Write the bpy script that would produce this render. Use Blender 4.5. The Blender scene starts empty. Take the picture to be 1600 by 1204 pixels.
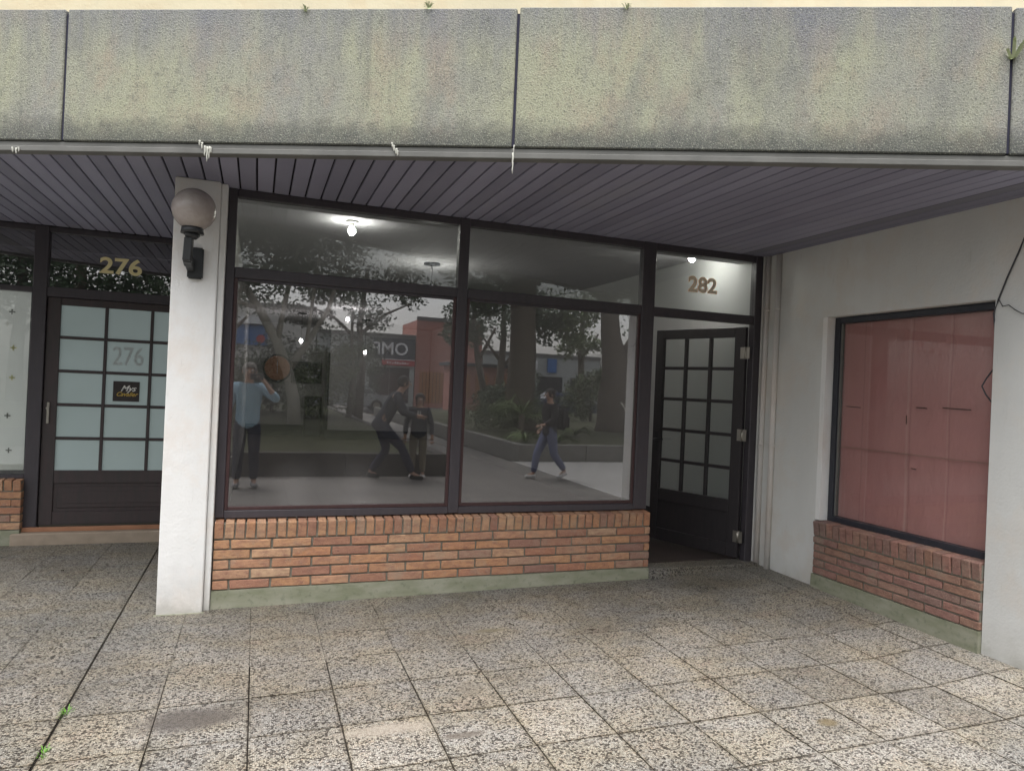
import bpy, bmesh, math, random
from mathutils import Vector, Matrix
R = math.radians
rnd = random.Random(7)
scn = bpy.context.scene

# ------------------------------------------------------------------ camera
cam_d = bpy.data.cameras.new("camera"); cam = bpy.data.objects.new("camera", cam_d)
scn.collection.objects.link(cam); scn.camera = cam
rt = Vector((0.93811379, -0.34354216, 0.04383259)); up = Vector((-0.04238967, 0.01171281, 0.99903249)); fw = Vector((0.34372318, 0.93906421, 0.00357469))
M = Matrix((rt, up, -fw)).transposed().to_4x4(); M.translation = Vector((0.428, -4.796, 1.4666))
cam.matrix_world = M
cam_d.sensor_width = 36; cam_d.lens = 36 * 1089.5 / 1600
cam_d.clip_start = 0.02; cam_d.clip_end = 400

# ------------------------------------------------------------------ light (overcast)
w = bpy.data.worlds.new("World"); scn.world = w; w.use_nodes = True
nt = w.node_tree; bg = nt.nodes["Background"]
sky = nt.nodes.new("ShaderNodeTexSky"); sky.sky_type = 'NISHITA'; sky.sun_disc = False
SUN_EL, SUN_AZ = R(64), R(200)      # azimuth clockwise from +Y: behind the viewer's left shoulder
sky.sun_elevation = SUN_EL; sky.sun_rotation = SUN_AZ
sky.air_density = 1.3; sky.dust_density = 4.0; sky.ozone_density = 1.0
hs = nt.nodes.new("ShaderNodeHueSaturation"); hs.inputs["Saturation"].default_value = 0.22
nt.links.new(sky.outputs[0], hs.inputs["Color"]); nt.links.new(hs.outputs[0], bg.inputs["Color"])
bg.inputs["Strength"].default_value = 0.15
sl = bpy.data.lights.new("sun", 'SUN'); sl.energy = 0.9; sl.angle = R(40); sl.color = (1, 0.98, 0.96)
so = bpy.data.objects.new("sun", sl); scn.collection.objects.link(so)
sd = Vector((math.sin(SUN_AZ) * math.cos(SUN_EL), math.cos(SUN_AZ) * math.cos(SUN_EL), math.sin(SUN_EL)))
so.rotation_euler = sd.to_track_quat('Z', 'Y').to_euler()
vs = scn.view_settings
vs.view_transform = 'Standard'; vs.look = 'None'; vs.exposure = 0.92; vs.gamma = 1; vs.use_curve_mapping = False
scn.cycles.max_bounces = 8; scn.cycles.transparent_max_bounces = 24; scn.cycles.diffuse_bounces = 5
scn.cycles.glossy_bounces = 4

# ------------------------------------------------------------------ helpers
def link(o, parent=None):
    scn.collection.objects.link(o)
    if parent is not None: o.parent = parent
    return o
def tag(o, label=None, cat=None, group=None, kind=None):
    if label: o['label'] = label
    if cat: o['category'] = cat
    if group: o['group'] = group
    if kind: o['kind'] = kind
    return o
def empty(name, label, cat, loc=(0, 0, 0), rz=0, group=None):
    o = bpy.data.objects.new(name, None); o.empty_display_size = .1
    o.location = loc; o.rotation_euler = (0, 0, rz); link(o)
    return tag(o, label, cat, group)
def box(bm, x0, x1, y0, y1, z0, z1, mi=0):
    v = [bm.verts.new(p) for p in ((x0,y0,z0),(x1,y0,z0),(x1,y1,z0),(x0,y1,z0),(x0,y0,z1),(x1,y0,z1),(x1,y1,z1),(x0,y1,z1))]
    for q in ((3,2,1,0),(4,5,6,7),(0,1,5,4),(1,2,6,5),(2,3,7,6),(3,0,4,7)):
        f = bm.faces.new([v[i] for i in q]); f.material_index = mi
    return v
def hexa(bm, P):
    v = [bm.verts.new(p) for p in P]
    for q in ((3,2,1,0),(4,5,6,7),(0,1,5,4),(1,2,6,5),(2,3,7,6),(3,0,4,7)): bm.faces.new([v[i] for i in q])
def cyl(bm, p0, p1, r0, r1=None, n=12, caps=True):
    r1 = r0 if r1 is None else r1
    p0, p1 = Vector(p0), Vector(p1); d = (p1 - p0)
    q = d.to_track_quat('Z', 'Y'); a = []; b = []
    for i in range(n):
        t = 2 * math.pi * i / n; u = Vector((math.cos(t), math.sin(t), 0))
        a.append(bm.verts.new(p0 + q @ (u * r0))); b.append(bm.verts.new(p1 + q @ (u * r1)))
    for i in range(n): bm.faces.new((a[i], a[(i+1) % n], b[(i+1) % n], b[i])).smooth = True
    if caps: bm.faces.new(a[::-1]); bm.faces.new(b)
def tube(bm, pts, r, n=8):
    pts = [Vector(p) for p in pts]; rings = []
    rr = r if isinstance(r, (list, tuple)) else [r] * len(pts)
    for i, p in enumerate(pts):
        d = (pts[min(i+1, len(pts)-1)] - pts[max(i-1, 0)]); q = d.to_track_quat('Z', 'Y')
        rings.append([bm.verts.new(p + q @ Vector((math.cos(2*math.pi*k/n) * rr[i], math.sin(2*math.pi*k/n) * rr[i], 0))) for k in range(n)])
    for a, b in zip(rings, rings[1:]):
        best = min(range(n), key=lambda s: (b[s].co - a[0].co).length)
        for k in range(n): bm.faces.new((a[k], a[(k+1) % n], b[(k+1+best) % n], b[(k+best) % n])).smooth = True
    bm.faces.new(rings[0][::-1]); bm.faces.new(rings[-1])
def ball(bm, c, r, s=(1, 1, 1), u=20, v=14):
    m = Matrix.Translation(c) @ Matrix.Diagonal((r*s[0], r*s[1], r*s[2], 1))
    g = bmesh.ops.create_uvsphere(bm, u_segments=u, v_segments=v, radius=1, matrix=m)
    for x in g['verts']:
        for f in x.link_faces: f.smooth = True
def fin(name, bm, mat, parent=None, bevel=0, seg=1, weld=False):
    if bevel: bmesh.ops.bevel(bm, geom=bm.edges[:], offset=bevel, segments=seg, affect='EDGES', clamp_overlap=True)
    bmesh.ops.recalc_face_normals(bm, faces=bm.faces[:])
    me = bpy.data.meshes.new(name); bm.to_mesh(me); bm.free()
    for m in (mat if isinstance(mat, (list, tuple)) else [mat]): me.materials.append(m)
    return link(bpy.data.objects.new(name, me), parent)
def bx(name, a, mat, parent=None, bevel=0):
    bm = bmesh.new(); box(bm, *a); return fin(name, bm, mat, parent, bevel)
def inst(name, me, parent=None, loc=(0,0,0), rot=(0,0,0), scale=(1,1,1)):
    o = bpy.data.objects.new(name, me); o.location = loc; o.rotation_euler = rot; o.scale = scale
    return link(o, parent)
def text(name, body, size, mat, parent, loc, rot, ext=.003, shear=0, ax='CENTER', offset=0, sx=1, outline=0):
    c = bpy.data.curves.new("tmp_text", 'FONT'); c.body = body; c.size = size; c.extrude = ext; c.align_x = ax; c.align_y = 'CENTER'; c.shear = shear; c.offset = offset
    if outline: c.fill_mode = 'NONE'; c.extrude = 0; c.bevel_depth = outline; c.bevel_resolution = 1
    t = bpy.data.objects.new("tmp_text", c); scn.collection.objects.link(t)
    dg = bpy.context.evaluated_depsgraph_get(); me = bpy.data.meshes.new_from_object(t.evaluated_get(dg))
    bpy.data.objects.remove(t); bpy.data.curves.remove(c)
    me.name = name; me.materials.clear(); me.materials.append(mat)
    o = bpy.data.objects.new(name, me); o.location = loc; o.rotation_euler = rot; o.scale = (sx, 1, 1)
    return link(o, parent)

# ------------------------------------------------------------------ materials
class G:
    def __init__(s, name, rough=.6, spec=.5, metal=0):
        s.m = bpy.data.materials.new(name); s.m.use_nodes = True; s.t = s.m.node_tree
        s.b = s.t.nodes["Principled BSDF"]; s.b.inputs["Roughness"].default_value = rough
        s.b.inputs["Specular IOR Level"].default_value = spec; s.b.inputs["Metallic"].default_value = metal
        s.geo = s.n("ShaderNodeNewGeometry"); s.pos = s.geo.outputs["Position"]
        s.tc = s.n("ShaderNodeTexCoord")
    def n(s, t, **k):
        x = s.t.nodes.new(t)
        for a, v in k.items(): setattr(x, a, v)
        return x
    def l(s, a, b): s.t.links.new(a, b)
    def map(s, scale=(1,1,1), src=None, rot=(0,0,0)):
        m = s.n("ShaderNodeMapping"); m.inputs["Scale"].default_value = scale; m.inputs["Rotation"].default_value = rot
        s.l(src or s.pos, m.inputs[0]); return m.outputs[0]
    def noise(s, sc, det=4, v=None, rough=.55, dist=0):
        x = s.n("ShaderNodeTexNoise"); x.inputs["Scale"].default_value = sc; x.inputs["Detail"].default_value = det
        x.inputs["Roughness"].default_value = rough; x.inputs["Distortion"].default_value = dist
        s.l(v if v is not None else s.pos, x.inputs["Vector"]); return x.outputs["Fac"]
    def voro(s, sc, v=None, feat='F1'):
        x = s.n("ShaderNodeTexVoronoi", feature=feat); x.inputs["Scale"].default_value = sc
        s.l(v if v is not None else s.pos, x.inputs["Vector"]); return x
    def ramp(s, f, pts, interp='LINEAR'):
        x = s.n("ShaderNodeValToRGB"); x.color_ramp.interpolation = interp; e = x.color_ramp.elements
        while len(e) < len(pts): e.new(.5)
        for i, (p, c) in enumerate(pts):
            e[i].position = p; e[i].color = (*(c if isinstance(c, tuple) else (c, c, c)), 1)
        s.l(f, x.inputs[0]); return x.outputs[0]
    def mix(s, a, b, f, mode='MIX'):
        x = s.n("ShaderNodeMix", data_type='RGBA', blend_type=mode)
        for i, v in ((0, f), (6, a), (7, b)):
            if isinstance(v, (int, float)): x.inputs[i].default_value = v if i == 0 else (v, v, v, 1)
            elif isinstance(v, tuple): x.inputs[i].default_value = (*v, 1)
            else: s.l(v, x.inputs[i])
        return x.outputs[2]
    def math(s, op, a, b=None, clamp=False):
        x = s.n("ShaderNodeMath", operation=op, use_clamp=clamp)
        for i, v in ((0, a), (1, b)):
            if v is None: continue
            if isinstance(v, (int, float)): x.inputs[i].default_value = v
            else: s.l(v, x.inputs[i])
        return x.outputs[0]
    def xyz(s): x = s.n("ShaderNodeSeparateXYZ"); s.l(s.pos, x.inputs[0]); return x.outputs
    def rnd(s): return s.n("ShaderNodeObjectInfo").outputs["Random"]
    def col(s, c):
        if isinstance(c, tuple): s.b.inputs["Base Color"].default_value = (*c, 1)
        else: s.l(c, s.b.inputs["Base Color"])
        return s
    def rough(s, f): s.l(f, s.b.inputs["Roughness"]); return s
    def bump(s, f, strength=.3, dist=.005):
        x = s.n("ShaderNodeBump"); x.inputs["Strength"].default_value = strength; x.inputs["Distance"].default_value = dist
        s.l(f, x.inputs["Height"]); s.l(x.outputs[0], s.b.inputs["Normal"]); return s

def plain(name, c, rough=.6, spec=.5, metal=0, var=.12, sc=14, bump=0):
    g = G(name, rough, spec, metal)
    f = g.noise(sc, 5); g.col(g.mix(tuple(x*(1-var) for x in c), tuple(min(1, x*(1+var)) for x in c), f))
    if bump: g.bump(g.noise(sc*8, 3), bump, .003)
    return g.m

def wall_paint(name, base, dirt=(.38,.37,.33), low=.25):
    g = G(name, .75, .3)
    n1 = g.noise(1.3, 6, g.map((1.4, 1.4, .5))); n2 = g.noise(9, 5)
    c = g.mix(base, tuple(x*.86 for x in base), g.ramp(n1, [(.35, 0), (.7, 1)]))
    c = g.mix(c, (base[0]*.93, base[1]*.88, base[2]*.84), g.ramp(g.noise(2.7, 7, g.map((1, 1, .8)), .65), [(.48, 0), (.62, .8)]))
    z = g.xyz()[2]
    zz = g.math('ADD', z, g.math('MULTIPLY', g.math('SUBTRACT', n2, .5), .28))
    c = g.mix(c, dirt, g.math('MULTIPLY', g.ramp(zz, [(.02, 1), (.10, .45), (.30, 0)]), min(1, low*2.6)))
    c = g.mix(c, dirt, g.ramp(g.noise(26, 7, g.map((1, 1, .12)), .7), [(.62, 0), (.74, .35)]))
    c = g.mix(c, (.33, .31, .28), g.ramp(g.noise(40, 5, None, .75), [(.68, 0), (.74, .5)]))
    g.col(c); g.bump(g.math('ADD', g.noise(60, 4), g.math('MULTIPLY', g.noise(7, 4), 2.5)), .28, .007)
    return g.m
M_WHITE = wall_paint("white_masonry_paint", (.86, .86, .85))
M_WALL = wall_paint("side_wall_paint", (.71,.715,.695))
M_CREAM = wall_paint("cream_render", (.80, .72, .52), low=0)

def mk_glass(name, ior=1.7, tint=(.92,.94,.93), dirt=.04):
    m = bpy.data.materials.new(name); m.use_nodes = True; t = m.node_tree; t.nodes.clear()
    out = t.nodes.new("ShaderNodeOutputMaterial"); tr = t.nodes.new("ShaderNodeBsdfTransparent"); tr.inputs[0].default_value = (*tint, 1)
    gl = t.nodes.new("ShaderNodeBsdfGlossy"); gl.inputs["Roughness"].default_value = 0.0; gl.inputs["Color"].default_value = (1,1,1,1)
    fr = t.nodes.new("ShaderNodeFresnel"); geo = t.nodes.new("ShaderNodeNewGeometry")
    mx = t.nodes.new("ShaderNodeMix"); mx.data_type = 'FLOAT'; mx.inputs[2].default_value = ior; mx.inputs[3].default_value = 1/ior
    t.links.new(geo.outputs["Backfacing"], mx.inputs[0]); t.links.new(mx.outputs[0], fr.inputs["IOR"])
    ms = t.nodes.new("ShaderNodeMixShader"); t.links.new(fr.outputs[0], ms.inputs[0]); t.links.new(tr.outputs[0], ms.inputs[1]); t.links.new(gl.outputs[0], ms.inputs[2])
    df = t.nodes.new("ShaderNodeBsdfDiffuse"); df.inputs[0].default_value = (.5,.5,.47,1)
    ns = t.nodes.new("ShaderNodeTexNoise"); ns.inputs["Scale"].default_value = 3.5; ns.inputs["Detail"].default_value = 8
    t.links.new(geo.outputs["Position"], ns.inputs["Vector"])
    mr = t.nodes.new("ShaderNodeMapRange"); mr.inputs[1].default_value = .3; mr.inputs[2].default_value = .8; mr.inputs[3].default_value = dirt*.3; mr.inputs[4].default_value = dirt
    t.links.new(ns.outputs["Fac"], mr.inputs[0])
    m2 = t.nodes.new("ShaderNodeMixShader"); t.links.new(mr.outputs[0], m2.inputs[0]); t.links.new(ms.outputs[0], m2.inputs[1]); t.links.new(df.outputs[0], m2.inputs[2])
    t.links.new(m2.outputs[0], out.inputs[0])
    return m
M_GLASS = mk_glass("shop_glass", 2.45, (.80,.79,.81), .03)
M_GLASS2 = mk_glass("thin_glass", 1.5, (.9,.92,.91), .03)

def brick_mat(name, cols, dark):
    g = G(name, .85, .25)
    r = g.rnd(); base = g.ramp(r, [(i/(len(cols)-1), c) for i, c in enumerate(cols)])
    n = g.noise(18, 6, g.map((1, 1, 2.2)), .65)
    c = g.mix(base, tuple(dark), g.math('MULTIPLY', g.ramp(n, [(.42, 0), (.70, 1)]), .75)); c = g.mix(c, (.30,.28,.22), g.ramp(g.noise(6, 7, None, .7), [(.52,0),(.70,.45)]))
    sp = g.noise(140, 3); c = g.mix(c, (.62, .42, .30), g.math('MULTIPLY', g.ramp(sp, [(.58, 0), (.7, 1)]), .35))
    c = g.mix(c, (.12, .08, .07), g.ramp(g.noise(90, 2), [(.66, 0), (.74, .7)]))
    g.col(c); g.bump(g.math('ADD', g.noise(70, 5), g.math('MULTIPLY', n, 1.2)), .55, .006)
    return g.m
M_BRICK = brick_mat("orange_brick", [(.45,.225,.125),(.48,.28,.155),(.39,.19,.12),(.52,.325,.20),(.34,.18,.125),(.47,.25,.135),(.50,.34,.22),(.27,.16,.13),(.41,.20,.125),(.48,.29,.175)], (.24,.12,.095))
M_BRICKD = brick_mat("brown_brick", [(.31,.17,.125),(.28,.175,.125),(.34,.18,.145),(.25,.145,.125),(.33,.20,.15),(.23,.15,.135)], (.16,.09,.075))
M_MORTAR = plain("dark_mortar", (.21,.20,.165), .95, .1, var=.3, sc=40, bump=.5)
def plinth():
    g = G("green_grey_cement", .8, .25); n = g.noise(5, 6, g.map((1,1,3)))
    c = g.mix((.215,.225,.155), (.30,.30,.235), g.ramp(n, [(.35,0),(.65,1)]))
    c = g.mix(c, (.13,.15,.10), g.ramp(g.noise(30,5), [(.55,0),(.75,.7)]))
    z = g.xyz()[2]
    g.col(c); g.bump(g.noise(50,4), .35, .004); return g.m
M_PLINTH = plinth()
def dark_wood(name, c1, c2, rough=.38):
    g = G(name, rough, .5); n = g.noise(12, 6, g.map((3, 3, .5)), .6)
    g.col(g.mix(c1, c2, g.ramp(n, [(.3,0),(.7,1)])))
    g.rough(g.ramp(g.noise(25, 4), [(.3, rough-.08),(.7, rough+.15)]))
    g.bump(g.noise(60, 4, g.map((2,2,.4))), .12, .003); return g.m
M_FRAME = dark_wood("dark_brown_frame_paint", (.052,.047,.056), (.064,.056,.064))
M_FRAMER = dark_wood("reddish_sash_paint", (.050,.024,.026), (.065,.034,.034))
M_DOOR = dark_wood("black_brown_door_paint", (.028,.026,.029), (.038,.032,.035))
M_DOORR = dark_wood("left_door_paint", (.042,.037,.038), (.060,.042,.044))
def soffit_mat():
    g = G("grey_purple_soffit_paint", .62, .3); n = g.noise(2.2, 6, g.map((1.5,.6,1)))
    c = g.mix((.27,.268,.35), (.32,.318,.405), g.ramp(n, [(.3,0),(.7,1)]))
    r = g.rnd(); c = g.mix(c, g.ramp(g.math('FRACT', g.math('MULTIPLY', r, 7.3)), [(0,.82),(1,1.12)]), 1.0, 'MULTIPLY'); c = g.mix(c, (.30,.30,.33), g.ramp(g.noise(1.4, 8, None, .7), [(.56,0),(.66,.35)])); c = g.mix(c, (.14,.145,.135), g.ramp(r, [(.965,0),(.975,.5)]))
    g.col(c); g.bump(g.noise(40, 4, g.map((6,.6,1))), .15, .003); return g.m
M_SOFFIT = soffit_mat()
M_GROOVE = plain("dark_groove", (.03,.028,.034), .8, .2)
def fascia_mat():
    g = G("mossy_weathered_concrete", .9, .2)
    st = g.map((1.0, 1.0, .42))
    n1 = g.noise(1.7, 7, st, .6, .4); n2 = g.noise(4.5, 7, g.map((1,1,.7)), .62); n3 = g.noise(120, 5); z = g.xyz()[2]
    c = g.mix((.30,.30,.285), (.385,.39,.285), g.ramp(n1, [(.34,0),(.58,1)]))
    c = g.mix(c, (.38,.32,.25), g.ramp(n2, [(.48,0),(.64,.6)]))
    c = g.mix(c, (.19,.195,.195), g.ramp(g.noise(2.2, 9, g.map((1.2,1.2,.5)), .68), [(.50,0),(.70,.8)]))
    # soot running down from the top edge: long narrow streaks
    run = g.noise(9, 6, g.map((1,1,.06)), .6)
    zt = g.math('SUBTRACT', z, g.math('MULTIPLY', run, .75))
    c = g.mix(c, (.22,.225,.255), g.ramp(g.math('SUBTRACT', zt, 2.25), [(.50,0),(.82,.75)]))
    c = g.mix(c, (.15,.155,.15), g.ramp(g.math('MULTIPLY', g.noise(15, 7, g.map((1,1,.05)), .7), g.ramp(g.noise(1.1, 3), [(.4,.7),(.6,1)])), [(.52,0),(.68,.4)]))
    c = g.mix(c, (.15,.16,.19), g.ramp(g.math('ADD', z, g.math('MULTIPLY', n2, .12)), [(3.36/4,0),(1,0)]) if False else 0.0)
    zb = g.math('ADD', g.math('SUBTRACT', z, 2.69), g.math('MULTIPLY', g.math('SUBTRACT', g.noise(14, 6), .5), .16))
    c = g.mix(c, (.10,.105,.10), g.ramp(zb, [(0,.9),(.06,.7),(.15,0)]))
    c = g.mix(c, (.11,.115,.105), g.ramp(n3, [(.54,0),(.68,.75)])); c = g.mix(c, (.13,.135,.125), g.ramp(g.noise(16, 9, None, .8), [(.55,0),(.66,.55)]))
    c = g.mix(c, (.56,.57,.46), g.ramp(g.noise(190, 3), [(.54,0),(.66,.5)]))
    c = g.mix(c, (.06,.065,.06), g.ramp(g.voro(3.2).outputs["Distance"], [(.0,.8),(.035,0)]))
    g.col(c); g.bump(g.math('ADD', g.noise(120, 4), g.math('MULTIPLY', n3, 1.2)), .6, .006); return g.m
M_CONC = fascia_mat()
M_STRIP = plain("grey_drip_moulding", (.17,.17,.16), .7, .3, var=.35, sc=6, bump=.3)
M_JOINT = plain("dark_joint_filler", (.05,.05,.075), .9, .1)
M_LIME = plain("white_lime_deposit", (.62,.62,.56), .9, .1, var=.2, sc=60, bump=.5)

def terrazzo():
    g = G("washed_pebble_tile", .62, .35)
    d = g.n("ShaderNodeVectorMath", operation='ADD')
    nz = g.n("ShaderNodeTexNoise"); nz.inputs["Scale"].default_value = 60; g.l(g.pos, nz.inputs["Vector"])
    sc_ = g.n("ShaderNodeVectorMath", operation='SCALE'); g.l(nz.outputs["Color"], sc_.inputs[0]); sc_.inputs["Scale"].default_value = .006
    g.l(g.pos, d.inputs[0]); g.l(sc_.outputs[0], d.inputs[1]); p = d.outputs[0]
    v = g.voro(120, p); sx = g.n("ShaderNodeSeparateColor"); g.l(v.outputs["Color"], sx.inputs[0])
    rr = sx.outputs[0]
    peb = g.ramp(rr, [(0, (.06,.053,.05)), (.24, (.11,.097,.09)), (.31, (.41,.385,.35)), (.55, (.56,.535,.485)), (.78, (.67,.645,.60)), (.92, (.60,.52,.45)), (1, (.73,.715,.68))])
    e = g.voro(120, p, 'DISTANCE_TO_EDGE').outputs["Distance"]
    c = g.mix((.20,.185,.165), peb, g.ramp(e, [(.02,0),(.12,1)]))
    fine = g.noise(230, 3); c = g.mix(c, (.07,.06,.052), g.ramp(fine, [(.60,0),(.69,.6)]))
    # wear, damp and dust (multiplied over the pebbles so that they stay readable)
    big = g.noise(1.3, 8, None, .66); c = g.mix(c, g.ramp(big, [(.32, (.70,.71,.72)), (.50, (.90,.90,.89)), (.66, (1.0,.99,.97))]), 1.0, 'MULTIPLY')
    c = g.mix(c, g.ramp(g.noise(2.3, 6, g.map((1,1.6,1)), .6), [(.40, (1,1,1)), (.60, (1.0,.95,.84)), (.7, (1.0,.90,.82))]), 1.0, 'MULTIPLY')
    st = g.noise(7, 7, g.map((1,1.7,1)), .72); c = g.mix(c, g.ramp(st, [(.60, (1,1,1)), (.72, (.45,.42,.38))]), 1.0, 'MULTIPLY')
    gc = g.n("ShaderNodeSeparateXYZ"); g.l(g.tc.outputs["Generated"], gc.inputs[0])
    def edge(q): return g.math('MINIMUM', q, g.math('SUBTRACT', 1.0, q))
    ed = g.math('ADD', g.math('MINIMUM', edge(gc.outputs[0]), edge(gc.outputs[1])), g.math('MULTIPLY', g.math('SUBTRACT', g.noise(38, 5), .5), .055))
    Xe, Ye, Ze = g.xyz(); far = g.ramp(g.math('ADD', g.math('ADD', Ye, g.math('MULTIPLY', g.math('SUBTRACT', g.noise(1.1, 4), .5), 1.6)), 2.2), [(.55, 1), (1.0, .15)])
    c = g.mix(c, g.mix((1.,1.,1.), g.ramp(ed, [(.0, (.50,.47,.43)), (.012, (.84,.83,.80)), (.05, (1,1,1))]), far), 1.0, 'MULTIPLY')
    gum = g.voro(5.5); c = g.mix(c, (.05,.045,.04), g.ramp(gum.outputs["Distance"], [(.035,.8),(.055,0)]))
    # canopy shade painted into the tile colour, darker nearer the building
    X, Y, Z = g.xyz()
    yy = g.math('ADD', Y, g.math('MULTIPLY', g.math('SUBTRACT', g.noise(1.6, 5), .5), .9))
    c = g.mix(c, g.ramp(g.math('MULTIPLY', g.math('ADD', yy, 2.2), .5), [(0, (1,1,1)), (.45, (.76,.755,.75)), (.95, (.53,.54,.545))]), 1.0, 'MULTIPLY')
    # cement smears and a damp patch
    def spot(cx, cy, rx, ry, lo=.55, hi=1.0):
        a = g.math('POWER', g.math('DIVIDE', g.math('SUBTRACT', X, cx), rx), 2); b = g.math('POWER', g.math('DIVIDE', g.math('SUBTRACT', Y, cy), ry), 2)
        s = g.math('ADD', g.math('ADD', a, b), g.math('MULTIPLY', g.math('SUBTRACT', g.noise(9, 5), .5), .8))
        return g.ramp(s, [(lo*.4, 1), (hi, 0)])
    c = g.mix(c, (.115,.10,.09), g.math('MULTIPLY', spot(.22, -1.56, .25, .13), .85))
    c = g.mix(c, (.44,.39,.33), g.math('MULTIPLY', spot(1.02, -1.87, .27, .055), .75))
    c = g.mix(c, (.20,.17,.14), g.math('MULTIPLY', spot(1.30, -2.0, .12, .03), .8))
    c = g.mix(c, (.17,.15,.10), g.math('MULTIPLY', spot(1.80, -.86, .13, .03), .85))
    c = g.mix(c, (.24,.19,.11), g.math('MULTIPLY', spot(2.93, -2.33, .06, .045), .85))
    c = g.mix(c, (.22,.19,.15), g.math('MULTIPLY', spot(1.45, -1.58, .08, .10), .5))
    r = g.rnd(); c = g.mix(c, g.ramp(r, [(0, (.88,.88,.89)), (.5, (.95,.95,.945)), (1, (1.03,1.01,.98))]), 1.0, 'MULTIPLY')
    g.col(c); g.rough(g.ramp(big, [(.32, .24), (.55, .50)]))
    g.bump(g.math('ADD', g.ramp(e, [(0,0),(.2,1)]), g.math('MULTIPLY', fine, .6)), .5, .004); return g.m
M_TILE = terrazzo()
M_TJOINT = plain("dark_tile_joint", (.045,.04,.035), .95, .1, var=.4, sc=30)

# ------------------------------------------------------------------ ground
def sm(t): t = max(0, min(1, t)); return t*t*(3-2*t)
def gz(x, y):
    fy = 1 - .6 * max(0, min(1, (-y - .8) / 1.6))
    a = .03 * max(0, min(1, x / 3.36)) * fy
    b = .055 * sm((x - 3.45 - .2 * max(0, min(1.5, -y))) / .65) * (1 - .35 * max(0, min(1, -y / 2.2)))
    return (a + b) * max(0, min(1, (y + 3.6) / .6))
# outer pavement sheet (terrazzo outside the built tiles), light cement path, street
def sheet(name, P, z, mat, nx=1, ny=1, label=None):
    bm = bmesh.new(); (x0, x1, y0, y1) = P
    vs_ = [[bm.verts.new((x0+(x1-x0)*i/nx, y0+(y1-y0)*j/ny, z)) for i in range(nx+1)] for j in range(ny+1)]
    for j in range(ny):
        for i in range(nx): bm.faces.new((vs_[j][i], vs_[j][i+1], vs_[j+1][i+1], vs_[j+1][i]))
    o = fin(name, bm, mat); return tag(o, label, kind='structure')
def pave_mat():
    g = G("far_terrazzo_paving", .7, .3); X, Y, Z = g.xyz()
    c = g.mix((.15,.14,.13), (.235,.22,.20), g.noise(90, 3)); c = g.mix(c, (.10,.095,.09), g.ramp(g.noise(1.2, 6), [(.4,0),(.7,.6)]))
    def line(v, off):
        fr = g.math('FRACT', g.math('DIVIDE', g.math('ADD', v, off), .372)); return g.ramp(fr, [(0,1),(.012,1),(.022,0)])
    c = g.mix(c, (.06,.055,.05), g.math('MAXIMUM', line(X, 100*.372+.285), line(Y, 100*.372+.674)))
    g.col(c); return g.m
ground = sheet("ground", (-150, 150, -170, 60), -.16, plain("earth", (.10,.085,.06), .95, .1, var=.3, sc=3))
pave_out = sheet("pavement_outer", (-14, 5.28, -6.2, -3.21), -.004, pave_mat())
path = sheet("cement_path", (5.29, 24, -8.3, -.0), -.006, plain("light_cement", (.33,.325,.31), .8, .3, var=.18, sc=3, bump=.3))
path2 = sheet("park_path", (3.4, 5.285, -40, -6.2), -.007, pave_mat())
street = sheet("street", (-80, 90, -41, -31), -.10, plain("asphalt", (.055,.055,.057), .85, .3, var=.25, sc=20, bump=.4))
pave_left = sheet("pavement_side", (-14, -1.79, -3.21, 1.99), -.005, pave_mat())

# near pavement: real tiles on a mortar bed
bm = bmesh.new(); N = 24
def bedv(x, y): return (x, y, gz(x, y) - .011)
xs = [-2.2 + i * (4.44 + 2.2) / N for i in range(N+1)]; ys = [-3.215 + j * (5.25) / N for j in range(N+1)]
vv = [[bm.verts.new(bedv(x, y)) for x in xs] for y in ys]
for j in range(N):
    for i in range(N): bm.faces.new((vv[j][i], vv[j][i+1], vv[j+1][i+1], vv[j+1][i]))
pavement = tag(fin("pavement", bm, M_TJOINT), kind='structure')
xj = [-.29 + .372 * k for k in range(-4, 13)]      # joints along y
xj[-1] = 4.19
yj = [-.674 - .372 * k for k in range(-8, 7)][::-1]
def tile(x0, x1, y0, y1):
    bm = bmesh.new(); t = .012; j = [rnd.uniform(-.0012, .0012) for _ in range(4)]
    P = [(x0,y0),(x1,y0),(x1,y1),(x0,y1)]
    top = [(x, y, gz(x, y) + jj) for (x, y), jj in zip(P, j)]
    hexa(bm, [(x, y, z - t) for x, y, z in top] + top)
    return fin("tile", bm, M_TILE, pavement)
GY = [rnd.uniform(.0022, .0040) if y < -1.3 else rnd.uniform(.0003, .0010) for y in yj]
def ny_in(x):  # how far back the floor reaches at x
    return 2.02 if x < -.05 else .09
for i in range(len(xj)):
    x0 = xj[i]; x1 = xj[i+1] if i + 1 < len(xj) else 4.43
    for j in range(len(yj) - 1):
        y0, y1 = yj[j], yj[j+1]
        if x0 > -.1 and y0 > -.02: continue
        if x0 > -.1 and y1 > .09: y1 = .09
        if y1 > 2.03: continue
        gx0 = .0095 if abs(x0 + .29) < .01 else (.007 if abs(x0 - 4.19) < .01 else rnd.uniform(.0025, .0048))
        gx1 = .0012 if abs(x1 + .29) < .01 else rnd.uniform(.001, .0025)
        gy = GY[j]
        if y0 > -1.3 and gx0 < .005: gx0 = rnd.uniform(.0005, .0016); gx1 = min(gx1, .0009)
        tile(x0 + gx0, x1 - gx1, y0 + gy, y1 - gy * .5)
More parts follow.
